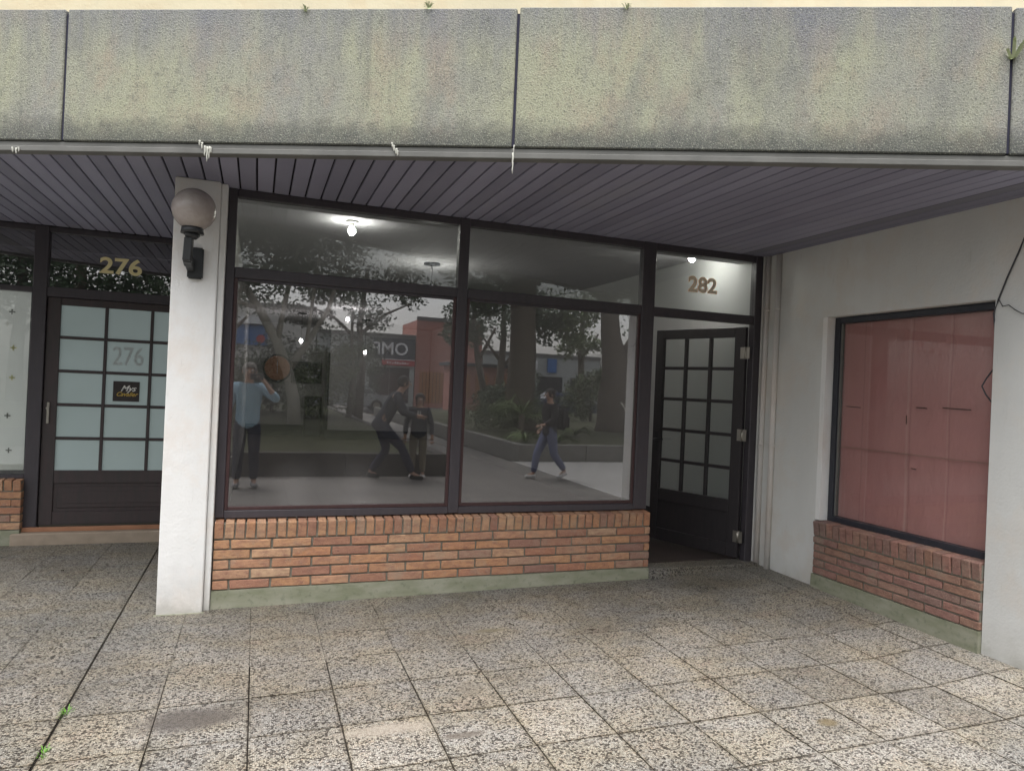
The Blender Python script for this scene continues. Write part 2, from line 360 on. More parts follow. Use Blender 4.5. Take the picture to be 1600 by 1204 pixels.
# moss tufts in the wide joint, dry twigs
def tuft(name, loc, n, h, mat, spread, label, cat, group=None):
    bm = bmesh.new()
    for k in range(n):
        a = rnd.uniform(0, 6.28); l = h * rnd.uniform(.6, 1.1); r0 = rnd.uniform(0, spread)
        b = Vector((math.cos(a) * r0 * .4, math.sin(a) * r0 * 1.2, 0)); d = Vector((math.cos(a), math.sin(a), 0)); s = Vector((-d.y, d.x, 0)) * h * .07
        p1 = b + d * l * .45 + Vector((0,0,l*.6)); p2 = b + d * l * rnd.uniform(.8,1.0) + Vector((0,0,l*rnd.uniform(.35,.75)))
        v = [bm.verts.new(q) for q in (b - s, b + s, p1 + s*.8, p1 - s*.8, p2)]
        bm.faces.new((v[0],v[1],v[2],v[3])); bm.faces.new((v[3],v[2],v[4]))
    o = fin(name, bm, mat); o.location = loc; return tag(o, label, cat, group)
M_WEED = plain("fresh_green_leaf", (.16,.36,.05), .5, .4, var=.3, sc=60)
M_GRASSY = plain("pale_weed_leaf", (.50,.56,.34), .6, .3, var=.25, sc=60)
tuft("weed", (-.276, -1.37, .0), 34, .022, M_WEED, .06, "bright green weed in the wide dark paving joint, the one nearer the pillar", "weed")
tuft("weed", (-.274, -1.71, .0), 30, .022, M_WEED, .05, "bright green weed in the wide dark paving joint at the lower left of the photo", "weed")

M_TWIG = plain("dry_brown_twig", (.07,.05,.035), .9, .1)
for (x, y, a, L, lab) in ((.06, -.80, .2, .05, "small dry twig on the paving in front of the pillar foot"), (1.95, -.80, -.9, .07, "curved dry twig on the brown smear in the middle of the paving"), (-.43, -1.18, 1.9, .04, "short dry twig left of the wide dark joint"), (-.36, -.45, .1, .05, "dry twig beside the wide dark joint left of the pillar"), (2.25, -1.12, .3, .035, "tiny dry leaf stalk right of the middle of the paving")):
    bm = bmesh.new(); tube(bm, [(-L/2, -.004, .004), (-L*.1, .004, .006), (L*.25, .0, .005), (L/2, -.010, .004)], [.0015, .0028, .0024, .001], 5)
    o = fin("twig", bm, M_TWIG); o.location = (x, y, gz(x, y)); o.rotation_euler = (0, 0, a); tag(o, lab, "twig")
# ------------------------------------------------------------------ brick walls under the shop windows
def brick_mesh(L, D, H, mat, var):
    out = []
    for k in range(var):
        r = random.Random(k * 7 + int(L * 1000)); bm = bmesh.new(); box(bm, -L/2, L/2, 0, D, -H/2, H/2)
        bmesh.ops.bevel(bm, geom=bm.edges[:], offset=.0035, segments=1, affect='EDGES')
        for v in bm.verts: v.co += Vector((r.uniform(-.0018,.0018), r.uniform(-.0015,.0015), r.uniform(-.0016,.0016)))
        me = bpy.data.meshes.new("brick"); bm.to_mesh(me); bm.free(); me.materials.append(mat); out.append(me)
    return out
def brick_wall(root, x0, x1, face, z0, z1, courses, zs, zt, depth, mat, base_z, Lb=.25, back=.0, spitch=.0625, off0=.0, mirrorable=False):
    """in the root's frame: wall runs along +x, its face looks to -y at y=face"""
    pitch = (z1 - z0) / courses; Hb = pitch - .011
    full = brick_mesh(Lb - .012, .10, Hb, mat, 5)
    # backing mortar
    bm = bmesh.new(); box(bm, x0 + .004, x1 - .004, face + .012, back, z0 - .002, zs + .002); fin("mortar", bm, M_MORTAR, root)
    for c in range(courses):
        z = z0 + pitch * (c + .5); o = off0 + (Lb/2 if c % 2 else 0); x = x0 - Lb + o
        while x < x1:
            a, b = max(x, x0), min(x + Lb, x1)
            if b - a > .035:
                L = b - a
                if L > Lb - .002: inst("brick", full[rnd.randrange(5)], root, ((a+b)/2 - 0, face + rnd.uniform(-.003, .003), z), (0, rnd.uniform(-.006,.006), 0))
                else: inst("brick", brick_mesh(L - .012 if b < x1 else L, .10, Hb, mat, 1)[0], root, ((a+b)/2, face + rnd.uniform(-.002,.002), z))
            x += Lb
    sl_ = brick_mesh(spitch - .010, depth, zt - zs - .008, mat, 5)
    n = int(round((x1 - x0) / spitch)); sp = (x1 - x0) / n
    bm = bmesh.new(); box(bm, x0 + .004, x1 - .004, face + .008, face + depth - .004, zs, zt - .014); fin("mortar", bm, M_MORTAR, root)
    for k in range(n):
        inst("brick", sl_[rnd.randrange(5)], root, (x0 + sp * (k + .5), face - .004 + rnd.uniform(-.003,.003), (zs + zt) / 2 + rnd.uniform(-.002,.002)), (.10 + rnd.uniform(-.012,.012), rnd.uniform(-.02,.02), 0))
    # cement plinth
    bm = bmesh.new(); m = 16
    P = [(x0 + (x1-x0)*i/m) for i in range(m+1)]
    fr = [[bm.verts.new((x, face - .006 - (0.004 if zz == 0 else 0), (base_z(x) - .02) if zz == 0 else z0 - .001 + rnd.uniform(-.002,.002))) for x in P] for zz in (0, 1)]
    bk = [[bm.verts.new((x, back, (base_z(x) - .02) if zz == 0 else z0 - .001)) for x in P] for zz in (0, 1)]
    for i in range(m):
        bm.faces.new((fr[0][i], fr[0][i+1], fr[1][i+1], fr[1][i])); bm.faces.new((fr[1][i], fr[1][i+1], bk[1][i+1], bk[1][i]))
    for i in (0, m): bm.faces.new((fr[0][i], fr[1][i], bk[1][i], bk[0][i]))
    fin("plinth", bm, M_PLINTH, root)
bw = empty("brick_wall", "low orange brick wall with upright brick coping under the large shop window", "brick wall")
brick_wall(bw, .214, 3.357, -.066, .116, .435, 5, .435, .545, .15, M_BRICK, lambda x: gz(x, -.07), back=.13, off0=.10)
bw2 = empty("brick_wall", "low brick wall at the left photo edge beside the door numbered 276", "brick wall", (0, 2.02, 0))
brick_wall(bw2, -3.3, -1.36, -.02, .116, .435, 5, .435, .53, .14, M_BRICK, lambda x: 0.0, back=.13)
bw3 = empty("brick_wall", "dull brown brick wall under the paper-covered side window on the right", "brick wall", (4.402, 0, 0), R(-90))
# local x -> -world y ; local y -> world x
brick_wall(bw3, .662, 1.958, 0.0, .179, .462, 5, .462, .574, .118, M_BRICKD, lambda x: .06, Lb=.235, back=.22)

# ------------------------------------------------------------------ white pillar, walls
bm = bmesh.new(); box(bm, -.085, .172, -.12, .295, -.02, 2.658); col = fin("pillar", bm, M_WHITE, None, .006, 2)
tag(col, "white painted square pillar left of the large shop window", "pillar")
bm = bmesh.new(); box(bm, .1735, .211, -.088, .29, .0, 2.657); fin("side_rib", bm, M_WHITE, col, .004)
bm = bmesh.new(); box(bm, -.10, .185, -.135, -.121, -.012, .006); fin("foot_cement", bm, M_PLINTH, col, .004)
tag(bx("partition_wall", (.0, .21, .30, 13.3, -.05, 2.90), M_WALL), "pale wall behind the white pillar dividing the two shops", "wall")

bm = bmesh.new()
box(bm, 4.42, 4.67, -.655, .0, -.05, 2.70)           # between corner and window
box(bm, 4.42, 4.67, -1.962, -.6551, 2.100, 2.70)      # lintel
box(bm, 4.42, 4.67, -2.26, -1.9621, -.05, 2.70)       # pier
box(bm, 4.624, 4.67, -1.962, -.6551, .0, 2.0999)      # closing the back of the window box
side = fin("side_wall", bm, M_WALL); tag(side, "pale grey-white side wall on the right with a recessed window", "wall")
bx("window_reveal", (4.421, 4.52, -.7, -.6552, .58, 2.099), M_WHITE, side)
bx("end_post", (4.384, 4.42, -.012, .05, .03, 2.66), M_WALL, side, .003)
# two painted pipes in the corner
M_PIPE = wall_paint("pipe_paint", (.74,.71,.68), low=.2)
for k, (yy, r) in enumerate(((-.045, .021), (-.175, .023))):
    bm = bmesh.new(); cyl(bm, (4.405 - k*.003, yy, gz(4.4, yy) - .02), (4.405 - k*.003, yy, 2.655), r, n=14)
    for zz in (1.08, 2.2):
        cyl(bm, (4.405 - k*.003, yy, zz), (4.405 - k*.003, yy, zz + .018), r + .0025, n=14)
    p = fin("drain_pipe", bm, M_PIPE)
    tag(p, ["painted vertical pipe on the right wall, the one closer to the door frame", "painted vertical pipe on the right wall, the one farther from the door frame"][k], "pipe", "painted pipes beside the doorway")
# upper storey wall above canopy
tag(bx("upper_wall", (-3.4, 12.5, .35, .6, 2.92, 7.5), M_CREAM), "sunlit cream wall above the concrete canopy edge", "wall")
tag(bx("canopy_slab", (-3.4, 4.66, .36, 2.0, 2.905, 2.915), M_WALL), "flat slab over the left recess above the soffit boards", "slab")

# ------------------------------------------------------------------ soffit boards & fascia
A = Vector((-.934, -.266)); dF = Vector((.9068, -.4215)).normalized(); nF = Vector((.4215, .9068)).normalized()
def yF(x, off=0):  # y on the fascia face line (offset along its inner normal) at x
    p = A + nF * off; t = (x - p.x) / dF.x; return p.y + dF.y * t
sof = empty("soffit", "grey-purple slatted board ceiling under the concrete canopy", "ceiling", (0, 0, 2.66))
pitch = .0995; x = -2.9
while x < 4.415:
    x0, x1 = x, min(x + pitch - .0105, 4.417)
    yb = 2.06 if x1 < .01 else .045
    if x0 > -.09 and x1 < .22: yb = .045
    bm = bmesh.new(); f0, f1 = yF(x0, .05), yF(x1, .05); z0 = rnd.uniform(-.001, .001)
    hexa(bm, [(x0, f0, z0), (x1, f1, z0), (x1, yb, z0), (x0, yb, z0), (x0, f0, .018), (x1, f1, .018), (x1, yb, .018), (x0, yb, .018)])
    bmesh.ops.bevel(bm, geom=[e for e in bm.edges if abs(e.verts[0].co.z - z0) < 1e-4 and abs(e.verts[1].co.z - z0) < 1e-4], offset=.003, segments=1, affect='EDGES')
    fin("board", bm, M_SOFFIT, sof)
    x += pitch
bm = bmesh.new()
for xa, xb, yb in ((-2.9, .0, 2.3), (.001, 4.42, .3)):
    hexa(bm, [(xa, yF(xa,.06), .019), (xb, yF(xb,.06), .019), (xb, yb, .019), (xa, yb, .019), (xa, yF(xa,.06), .2), (xb, yF(xb,.06), .2), (xb, yb, .2), (xa, yb, .2)])
fin("backing", bm, M_GROOVE, sof)

fas = empty("canopy_fascia", "mossy grey-green concrete fascia of the canopy in cast panels", "canopy")
def fpt(s, off, z): p = A + dF * s + nF * off; return (p.x, p.y, z)
cuts = [-4.51, -2.08, .349, 2.797, 5.192, 7.6]
def fslab(name, s0, s1, z0, z1, o0, o1, mat, parent, bev=0, zt=None):
    bm = bmesh.new(); m = max(1, int((s1-s0)/.3))
    hexa(bm, [fpt(s0,o0,z0), fpt(s1,o0,z0), fpt(s1,o1,z0), fpt(s0,o1,z0), fpt(s0,o0,z1), fpt(s1,o0,z1), fpt(s1,o1,z1), fpt(s0,o1,z1)])
    return fin(name, bm, mat, parent, bev)
for a, b in zip(cuts, cuts[1:]):
    fslab("panel", a + .0075, b - .0075, 2.692, 3.405 + rnd.uniform(-.004,.004), 0, .14, M_CONC, fas, .006)
fslab("joint_backing", -4.5, 7.59, 2.70, 3.38, .012, .13, M_JOINT, fas)
fslab("drip_moulding", -4.5, 7.6, 2.665, 2.690, .012, .10, M_STRIP, fas, .003)
fslab("drip_moulding", -4.5, 7.6, 2.632, 2.663, -.004, .058, M_STRIP, fas, .004)
# lime drips hanging from the moulding
def drip(s, parts, label):
    bm = bmesh.new()
    for ds, off, z1, z0, r in parts:
        n = 5; pts = [fpt(s + ds + rnd.uniform(-.002,.002), off, z1 + (z0 - z1) * k / n) for k in range(n + 1)]
        tube(bm, pts, [r * (1 - .55 * k / n) for k in range(n + 1)], 6)
    o = fin("lime_drip", bm, M_LIME); tag(o, label, "lime drip", "white lime drips under the canopy edge")
drip(1.178, [(-.045,-.006,2.702,2.675,.006),(-.03,-.008,2.69,2.655,.006),(-.012,-.01,2.672,2.62,.006),(.0,-.008,2.668,2.59,.0055),(.012,-.008,2.67,2.605,.005),(.022,-.01,2.665,2.635,.005)], "branched white lime drip hanging from the canopy edge above the pillar")
drip(2.182, [(-.01,-.006,2.705,2.68,.006),(.0,-.008,2.69,2.66,.007),(.012,-.009,2.672,2.645,.008),(.02,-.009,2.662,2.635,.006)], "small white lime clump on the canopy edge between pillar and middle joint")
drip(2.800, [(0,-.007,2.66,2.555,.0055),(.003,-.007,2.70,2.655,.004)], "single long white lime drip under the middle fascia joint")
drip(.10, [(-.02,-.008,2.65,2.622,.006),(-.0,-.008,2.645,2.615,.006),(.015,-.008,2.65,2.625,.005)], "tiny white lime drip on the canopy edge at the left photo edge")
# weeds on the fascia
for s, zz, h, lab in ((1.68, 3.385, .035, "pale weed sprouting at the fascia top left of centre"), (2.33, 3.40, .035, "tiny weed at the fascia top near the middle joint"), (5.185, 3.15, .11, "green weed growing out of the rightmost fascia joint"), (3.34, 3.395, .03, "small weed at the fascia top right of the middle joint")):
    p = fpt(s, -.005, zz); tuft("fascia_weed", p, 26, h, M_GRASSY, .02, lab, "weed")

# ------------------------------------------------------------------ main shop window
ZH, T1, T0, ZG, ZF = 2.607, 2.161, 2.091, .626, .560
fr = empty("shop_window", "large dark wooden shop window frame with two big panes, transoms and the numbers 282", "shop window")
def part(name, a, mat=M_FRAME, bev=.004, parent=None): return bx(name, a, mat, parent if parent is not None else fr, bev)
part("post", (.2125, .266, -.006, .06, ZF, 2.6595))
part("post", (1.739, 1.814, -.008, .06, ZF, 2.6595))
part("post", (3.235, 3.349, -.010, .06, .560, 2.6595))
part("post", (4.312, 4.382, -.010, .06, .10, 2.6595))
part("head_rail", (.2665, 1.7385, -.004, .055, ZH, 2.6592)); part("head_rail", (1.8145, 3.2345, -.004, .055, ZH, 2.6592)); part("head_rail", (3.3495, 4.3115, -.004, .055, ZH - .004, 2.6592))
part("transom_rail", (.2665, 1.7385, -.004, .055, T0 + .002, T1)); part("transom_rail", (1.8145, 3.2345, -.004, .055, T0, T1)); part("transom_rail", (3.3495, 4.3115, -.004, .055, T0 - .005, T1 - .004))
part("sill_rail", (.2665, 1.7385, -.006, .06, ZF - .004, .606)); part("sill_rail", (1.8145, 3.2345, -.006, .06, ZF - .004, .606))
for (a, b) in ((.2665, 1.7385), (1.8145, 3.2345)):   # inner sashes with a reddish paint
    s = .022
    part("sash", (a, a + s, .001, .03, .6065, T0), M_FRAMER, .003); part("sash", (b - s, b, .001, .03, .6065, T0), M_FRAMER, .003)
    part("sash", (a + s, b - s, .001, .03, .6065, .630), M_FRAMER, .003); part("sash", (a + s, b - s, .001, .03, T0 - .018, T0), M_FRAME, .003)
def pane(name, x0, x1, z0, z1, y=.012, mat=M_GLASS, parent=fr, t=.006): return bx(name, (x0, x1, y, y + t, z0, z1), mat, parent)
pane("pane", .285, 1.72, .628, 2.075); pane("pane", 1.833, 3.216, .628, 2.075)
pane("pane", .264, 1.741, T1-.002, ZH+.002, .01, M_GLASS2); pane("pane", 1.812, 3.237, T1-.002, ZH+.002, .01, M_GLASS2)
p282 = pane("pane", 3.347, 4.314, T1-.006, ZH, .01, M_GLASS2)
M_GOLD = plain("gold_vinyl", (.95,.80,.44), .45, .5, metal=.0, var=.15)
M_GOLDF = plain("faded_orange_vinyl", (.80,.50,.22), .55, .4, var=.2)
# 282: outlined numerals
text("numerals", "282", .165, M_GOLDF, p282, (3.80, .0075, 2.363), (R(90), 0, 0), offset=.004, outline=.0026, sx=1.12)

M_FADE = plain("faded_gold_fill", (.88,.78,.64), .5, .4, var=.1)
text("numerals_fill", "282", .165, M_FADE, p282, (3.80, .0085, 2.363), (R(90), 0, 0), .0006, offset=.001, sx=1.12)
# interior of the shop
M_INT = plain("interior_wall_paint", (.48,.485,.48), .8, .2, var=.05, sc=2)
M_INTC = plain("interior_ceiling_paint", (.55,.545,.565), .85, .2, var=.05, sc=2)
M_INTF = plain("dark_interior_floor", (.06,.047,.043), .35, .5, var=.25, sc=6)
M_SKIRT = plain("black_skirting", (.02,.02,.024), .4, .5)
tag(bx("shop_floor", (.212, 4.42, .095, 13.2, .0, .103), M_INTF), "dark reddish floor inside shop 282", kind='structure')
tag(bx("ceiling", (.212, 4.42, .36, 13.2, 2.80, 2.86), M_INTC), kind='structure')
tag(bx("interior_beam", (.212, 4.42, .062, .358, 2.655, 2.86), M_INTC), "pale beam inside above the shop window", "beam")
iw = empty("interior_wall", "right interior wall with black skirting inside shop 282", "wall")
bx("wall_face", (4.421, 4.6, .001, 13.2, .0, 2.86), M_INT, iw); bx("skirting", (4.405, 4.4205, 1.2, 11.98, .104, .27), M_SKIRT, iw)
bk = empty("back_wall", "back wall with a projecting partition and black edge inside shop 282", "wall")
bx("wall_face", (.212, 4.42, 13.0, 13.2, .0, 2.86), M_INT, bk); bx("partition", (2.02, 4.404, 12.0, 12.99, .104, 2.79), M_INT, bk)
bx("corner_edge", (1.985, 2.0195, 11.97, 12.05, .104, 2.1), M_SKIRT, bk); bx("skirting", (2.021, 4.404, 11.98, 11.999, .104, .30), M_SKIRT, bk)
bx("skirting", (.215, 1.984, 12.97, 12.999, .104, .34), M_SKIRT, bk)
# round wooden disc, dark screen and cabinet
t = empty("wall_disc", "round brown wooden disc with black rim on the back wall inside", "wall clock", (.88, 12.93, 1.70))
bm = bmesh.new(); cyl(bm, (0,0,0), (0,-.05,0), .335, n=36); fin("rim", bm, M_SKIRT, t)
bm = bmesh.new(); cyl(bm, (0,-.051,0), (0,-.06,0), .290, n=36); fin("face", bm, plain("brown_wood_disc", (.50,.24,.13), .6, .3, sc=8, var=.25), t)
bm = bmesh.new(); box(bm, -.006, .006, -.066, -.0605, -.14, .2); fin("hand", bm, M_INTC, t)
t = empty("wall_screen", "dark framed screen on the back wall inside shop 282", "screen", (1.56, 12.96, 1.62))
bx("frame", (-.36, .36, -.06, 0, -.26, .26), M_SKIRT, t, .006); bx("screen", (-.33, .33, -.066, -.061, -.23, .23), plain("screen_black", (.012,.012,.015), .12, .6), t)
t = empty("cabinet", "small dark cabinet standing against the back wall inside", "cabinet", (1.72, 12.6, .104))
bx("body", (-.19, .19, -.2, .25, 0, .95), M_SKIRT, t, .01); bx("door_panel", (-.16, .16, -.212, -.2015, .06, .88), plain("cabinet_front", (.035,.035,.045), .3, .5), t); bx("handle", (.10, .115, -.232, -.213, .4, .6), M_STRIP, t)
# bare bulbs that are lit
def emis(name, c, s):
    m = bpy.data.materials.new(name); m.use_nodes = True; b = m.node_tree.nodes["Principled BSDF"]
    b.inputs["Emission Color"].default_value = (*c, 1); b.inputs["Emission Strength"].default_value = s; b.inputs["Base Color"].default_value = (.8,.8,.8,1); return m
M_BULB = emis("lit_bulb", (1, .97, .9), 90)
M_SOCK = plain("white_bulb_socket", (.7,.7,.66), .5, .4)
def bulb(loc, drop, label, power):
    t = empty("ceiling_bulb", label, "light bulb", loc, group="bare bulbs inside shop 282")
    bm = bmesh.new(); cyl(bm, (0,0,0), (0,0,-.018), .05 if drop < .1 else .09, n=20); fin("rose", bm, M_SOCK if drop < .1 else M_SKIRT, t)
    if drop > .1:
        bm = bmesh.new(); tube(bm, [(0,0,-.018), (.004,0,-.018-drop*.5), (0,0,-.018-drop)], .004, 6); fin("cable", bm, M_SKIRT, t)
    z = -.018 - (drop if drop > .1 else 0)
    bm = bmesh.new(); cyl(bm, (0,0,z), (0,0,z-.035), .019, n=14); fin("socket", bm, M_SOCK if drop < .1 else M_SKIRT, t)
    bm = bmesh.new(); ball(bm, (0,0,z-.066), .030, (1,1,1.15), 16, 10); fin("globe", bm, M_BULB, t)
    L = bpy.data.lights.new("bulb_light", 'POINT'); L.energy = power; L.shadow_soft_size = .035; L.color = (1,.96,.88)
    lo = bpy.data.objects.new("bulb_light", L); lo.location = (0,0,z-.066 - .045); link(lo, t); return t
bulb((1.12, 1.15, 2.80), .0, "lit bare bulb on the ceiling behind the left transom pane", .8)
bulb((4.10, .62, 2.80), .0, "lit bare bulb on the ceiling above the open door", 1.2)
bulb((2.19, 2.75, 2.80), .20, "hanging bulb on a short cable behind the middle of the window", 2)

bulb((1.24, 10.0, 2.80), .48, "small hanging bulb deep inside, above the round disc", 5)
bulb((1.95, 8.3, 2.80), .12, "hanging bulb deep inside near the ceiling, in front of the partition", 1.5)
bulb((2.60, 10.5, 2.80), .62, "low hanging bulb deep inside, right of the partition edge", 1.5)
# ------------------------------------------------------------------ doors
def glazed_door(name, label, loc, rz, W, H, cols, zp0, zp1, stile_l, stile_r, mat, panemat, handle_side, bars=.032):
    """local x from hinge side 0..W, face toward -y, bottom z=0"""
    d = empty(name, label, "door", loc, rz); T = .042
    bx("stile", (0, stile_l, 0, T, 0, H), mat, d, .003); bx("stile", (W - stile_r, W, 0, T, 0, H), mat, d, .003)
    x0, x1 = stile_l, W - stile_r
    bx("top_rail", (x0+.0005, x1-.0005, .001, T-.001, zp1, H - .0005), mat, d, .003)
    bx("bottom_rail", (x0+.0005, x1-.0005, .001, T-.001, 0.0005, .11), mat, d, .003)
    bx("lock_rail", (x0+.0005, x1-.0005, .001, T-.001, zp0 - .11, zp0), mat, d, .003)
    bx("bottom_panel", (x0, x1, .014, .03, .1105, zp0 - .1105), mat, d); bx("panel_moulding", (x0+.03, x1-.03, .006, .0138, .14, zp0 - .14), mat, d, .005)
    bx("raised_field", (x0+.07, x1-.07, .002, .0058, .18, zp0 - .18), mat, d, .0015)
    cw = (x1 - x0 - bars*(cols-1)) / cols; rows = 5; rh = (zp1 - zp0 - bars*(rows-1)) / rows
    for i in range(cols - 1):
        a = x0 + cw*(i+1) + bars*i; bx("glazing_bar", (a, a+bars, .004, T-.004, zp0+.0005, zp1-.0005), mat, d, .004)
    for j in range(rows - 1):
        z = zp0 + rh*(j+1) + bars*j
        for i in range(cols):
            a = x0 + (cw+bars)*i; bx("glazing_bar", (a+.0005, a+cw-.0005, .005, T-.005, z, z+bars), mat, d, .004)
    panes = {}
    for j in range(rows):
        for i in range(cols):
            a = x0 + (cw+bars)*i; z = zp0 + (rh+bars)*j
            panes[(i, j)] = (bx("pane", (a-.001, a+cw+.001, .018, .022, z-.001, z+rh+.001), panemat, d), a, a+cw, z, z+rh)
    return d, panes
M_STEEL = plain("worn_steel", (.42,.40,.36), .35, .5, metal=.9, var=.2)
HX, HY = 4.300, .045; ang = math.atan2(.87, -.325)
# local +x runs from hinge into the shop; its local -y face looks back to the viewer after mirroring, so hinge at x=0
od, op = glazed_door("open_door", "dark glazed door 282 standing open into the shop, fifteen panes", (HX, HY, .125), ang, .925, 1.94, 3, .475, 1.855, .10, .085, M_DOOR, M_GLASS2, 'r', .028)
for zz in (.18, 1.03, 1.72):
    bm = bmesh.new(); cyl(bm, (-.006, .045, zz-.05), (-.006, .045, zz+.05), .010, n=10); box(bm, .002, .04, .0425, .046, zz-.048, zz+.048); box(bm, -.045, -.014, .0425, .046, zz-.048, zz+.048); fin("hinge", bm, M_STEEL, od)
bm = bmesh.new(); cyl(bm, (.88, .043, .93), (.88, .085, .93), .009, n=10); tube(bm, [(.88,.085,.93),(.84,.088,.93),(.775,.085,.932)], .009, 8); fin("handle", bm, M_SKIRT, od)
bx("lock_plate", (.862, .898, .0425, .0455, .82, 1.0), M_SKIRT, od, .001)
bx("edge_lock", (.9255, .9275, .010, .032, .84, 1.02), M_STEEL, od)
# doorway step
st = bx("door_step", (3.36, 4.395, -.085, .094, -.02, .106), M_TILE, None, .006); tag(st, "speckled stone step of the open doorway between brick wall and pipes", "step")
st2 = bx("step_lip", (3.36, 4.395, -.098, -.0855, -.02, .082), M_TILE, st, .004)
tag(bx("interior_mat_strip", (3.36, 4.31, .0945, .11, .0, .112), M_INTF), "thin dark threshold strip of the open doorway", "threshold")

# left shop front (276), further back
LY = 2.1
lf = empty("shop_window", "dark wooden shop front frame around the closed door numbered 276", "shop front", (0, LY, 0))
def lp(name, a, mat=M_FRAME, bev=.004): return bx(name, a, mat, lf, bev)
lp("post", (-1.365, -1.262, -.03, .06, .085, 2.6595)); lp("post", (-.02, .06, -.028, .06, .085, 2.6595))
lp("head_rail", (-1.2615, -.0205, -.02, .055, 2.612, 2.6592)); lp("head_rail", (-3.4, -1.3655, -.02, .055, 2.612, 2.6592))
lp("transom_rail", (-1.2615, -.0205, -.024, .055, 2.068, 2.150)); lp("transom_rail", (-3.4, -1.3655, -.024, .055, 2.095, 2.140))
lp("sill_rail", (-3.4, -1.3655, -.03, .06, .532, .562))
pl = bx("pane", (-3.39, -1.367, .01, .016, .5625, 2.0945), M_GLASS2, lf)
bx("pane", (-3.39, -1.367, .01, .016, 2.1405, 2.6115), M_GLASS, lf)
p276 = bx("pane", (-1.261, -.021, .01, .016, 2.1505, 2.6115), M_GLASS, lf)
text("numerals", "276", .190, M_GOLD, p276, (-.725, .007, 2.367), (R(90),0,0), .001, offset=.005, sx=1.16)
# grey sheet taped behind the left window
m_sh = plain("glowing_grey_white_sheet", (.62,.62,.60), .8, .2, var=.05, sc=3)
m_sh.node_tree.nodes["Principled BSDF"].inputs["Emission Color"].default_value = (.6,.6,.59,1); m_sh.node_tree.nodes["Principled BSDF"].inputs["Emission Strength"].default_value = .13   # the sheet's own emission stands in for shop light behind it
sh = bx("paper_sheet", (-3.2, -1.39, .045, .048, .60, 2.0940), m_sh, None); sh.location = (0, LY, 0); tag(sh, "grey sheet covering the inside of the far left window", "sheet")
bx("white_band", (-3.2, -1.392, .040, .0445, .595, .645), M_SOCK, sh)
M_TAPE = plain("yellow_tape", (.62,.58,.28), .5, .4)
for zz, xx, m in ((1.92, -1.52, M_STRIP), (1.82, -1.55, M_SOCK), (1.62, -1.50, M_TAPE), (1.37, -1.50, M_TAPE), (.76, -1.50, M_STRIP), (1.05, -1.52, M_STRIP)):
    bx("tape", (xx-.022, xx+.022, .0410, .0435, zz-.005, zz+.005), m, sh); bx("tape", (xx-.005, xx+.005, .0385, .0405, zz-.022, zz+.022), m, sh)
# dark interior behind 276
tag(bx("left_shop_interior", (-3.4, -.001, LY+1.6, LY+1.7, .0, 2.9), plain("dim_interior", (.10,.10,.11), .9, .1)), "dim back wall inside the left shop", "wall")
tag(bx("left_shop_ceiling", (-3.4, -.001, LY+.07, LY+1.59, 2.70, 2.72), plain("dim_ceiling", (.08,.08,.09), .9, .1)), "dark ceiling inside the left shop", "ceiling")
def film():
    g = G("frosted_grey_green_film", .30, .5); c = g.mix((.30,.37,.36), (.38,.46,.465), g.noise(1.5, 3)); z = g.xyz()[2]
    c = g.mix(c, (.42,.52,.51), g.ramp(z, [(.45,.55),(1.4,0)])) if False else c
    g.col(c); g.l(c, g.b.inputs['Emission Color']); g.b.inputs['Emission Strength'].default_value = .09; return g.m  # faint emission in the film stands in for light inside the shop
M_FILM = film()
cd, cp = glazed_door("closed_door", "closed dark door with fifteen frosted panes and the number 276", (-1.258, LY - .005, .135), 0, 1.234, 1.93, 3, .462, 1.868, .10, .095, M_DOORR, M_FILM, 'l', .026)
pp, a, b, z0, z1 = cp[(1, 3)]
M_PALE = plain("pale_frosted_vinyl", (.42,.47,.47), .5, .3, var=.05)
text("numerals", "276", .225, M_PALE, pp, ((a+b)/2, .0165, (z0+z1)/2 - .0), (R(90),0,0), .0008, sx=.74, offset=.002)
pp, a, b, z0, z1 = cp[(1, 2)]
sg = bx("sign", ((a+b)/2 - .105, (a+b)/2 + .10, .008, .0165, (z0+z1)/2 - .10, (z0+z1)/2 + .075), plain("dark_wood_sign", (.035,.028,.028), .5, .4, var=.4, sc=20), pp, .002)
M_SIGNW = plain("white_lettering", (.75,.74,.70), .5, .3); M_SIGNG = plain("gold_lettering", (.55,.38,.08), .5, .3)
cx_ = (a+b)/2; cz_ = (z0+z1)/2
text("lettering", "Mys", .072, M_SIGNW, sg, (cx_ + .01, .0072, cz_ + .012), (R(90),0,0), .0006, shear=.45, offset=.0008)
text("lettering", "Cavalier", .050, M_SIGNG, sg, (cx_, .0072, cz_ - .038), (R(90),0,0), .0006, shear=.45, offset=.0008)
bm = bmesh.new(); box(bm, .030, .050, -.012, -.0005, .86, 1.04); fin("lock_plate", bm, M_STEEL, cd, .002)
bm = bmesh.new(); cyl(bm, (.04, -.012, .91), (.04, -.022, .91), .008, n=10); cyl(bm, (.04, -.012, .99), (.04, -.03, .99), .012, n=12); fin("lock", bm, M_STEEL, cd)
s3 = bx("door_step", (-1.42, .0, LY - .13, LY + .06, -.02, .088), plain("worn_stone_step", (.33,.27,.21), .8, .3, var=.3, sc=9, bump=.5), None, .008); tag(s3, "worn reddish stone step of the closed 276 door", "step")
bx("tile_lip", (-1.36, .0, LY - .06, LY - .0355, .0885, .125), plain("terracotta_lip", (.34,.17,.10), .8, .3, var=.3, sc=8), s3, .003)

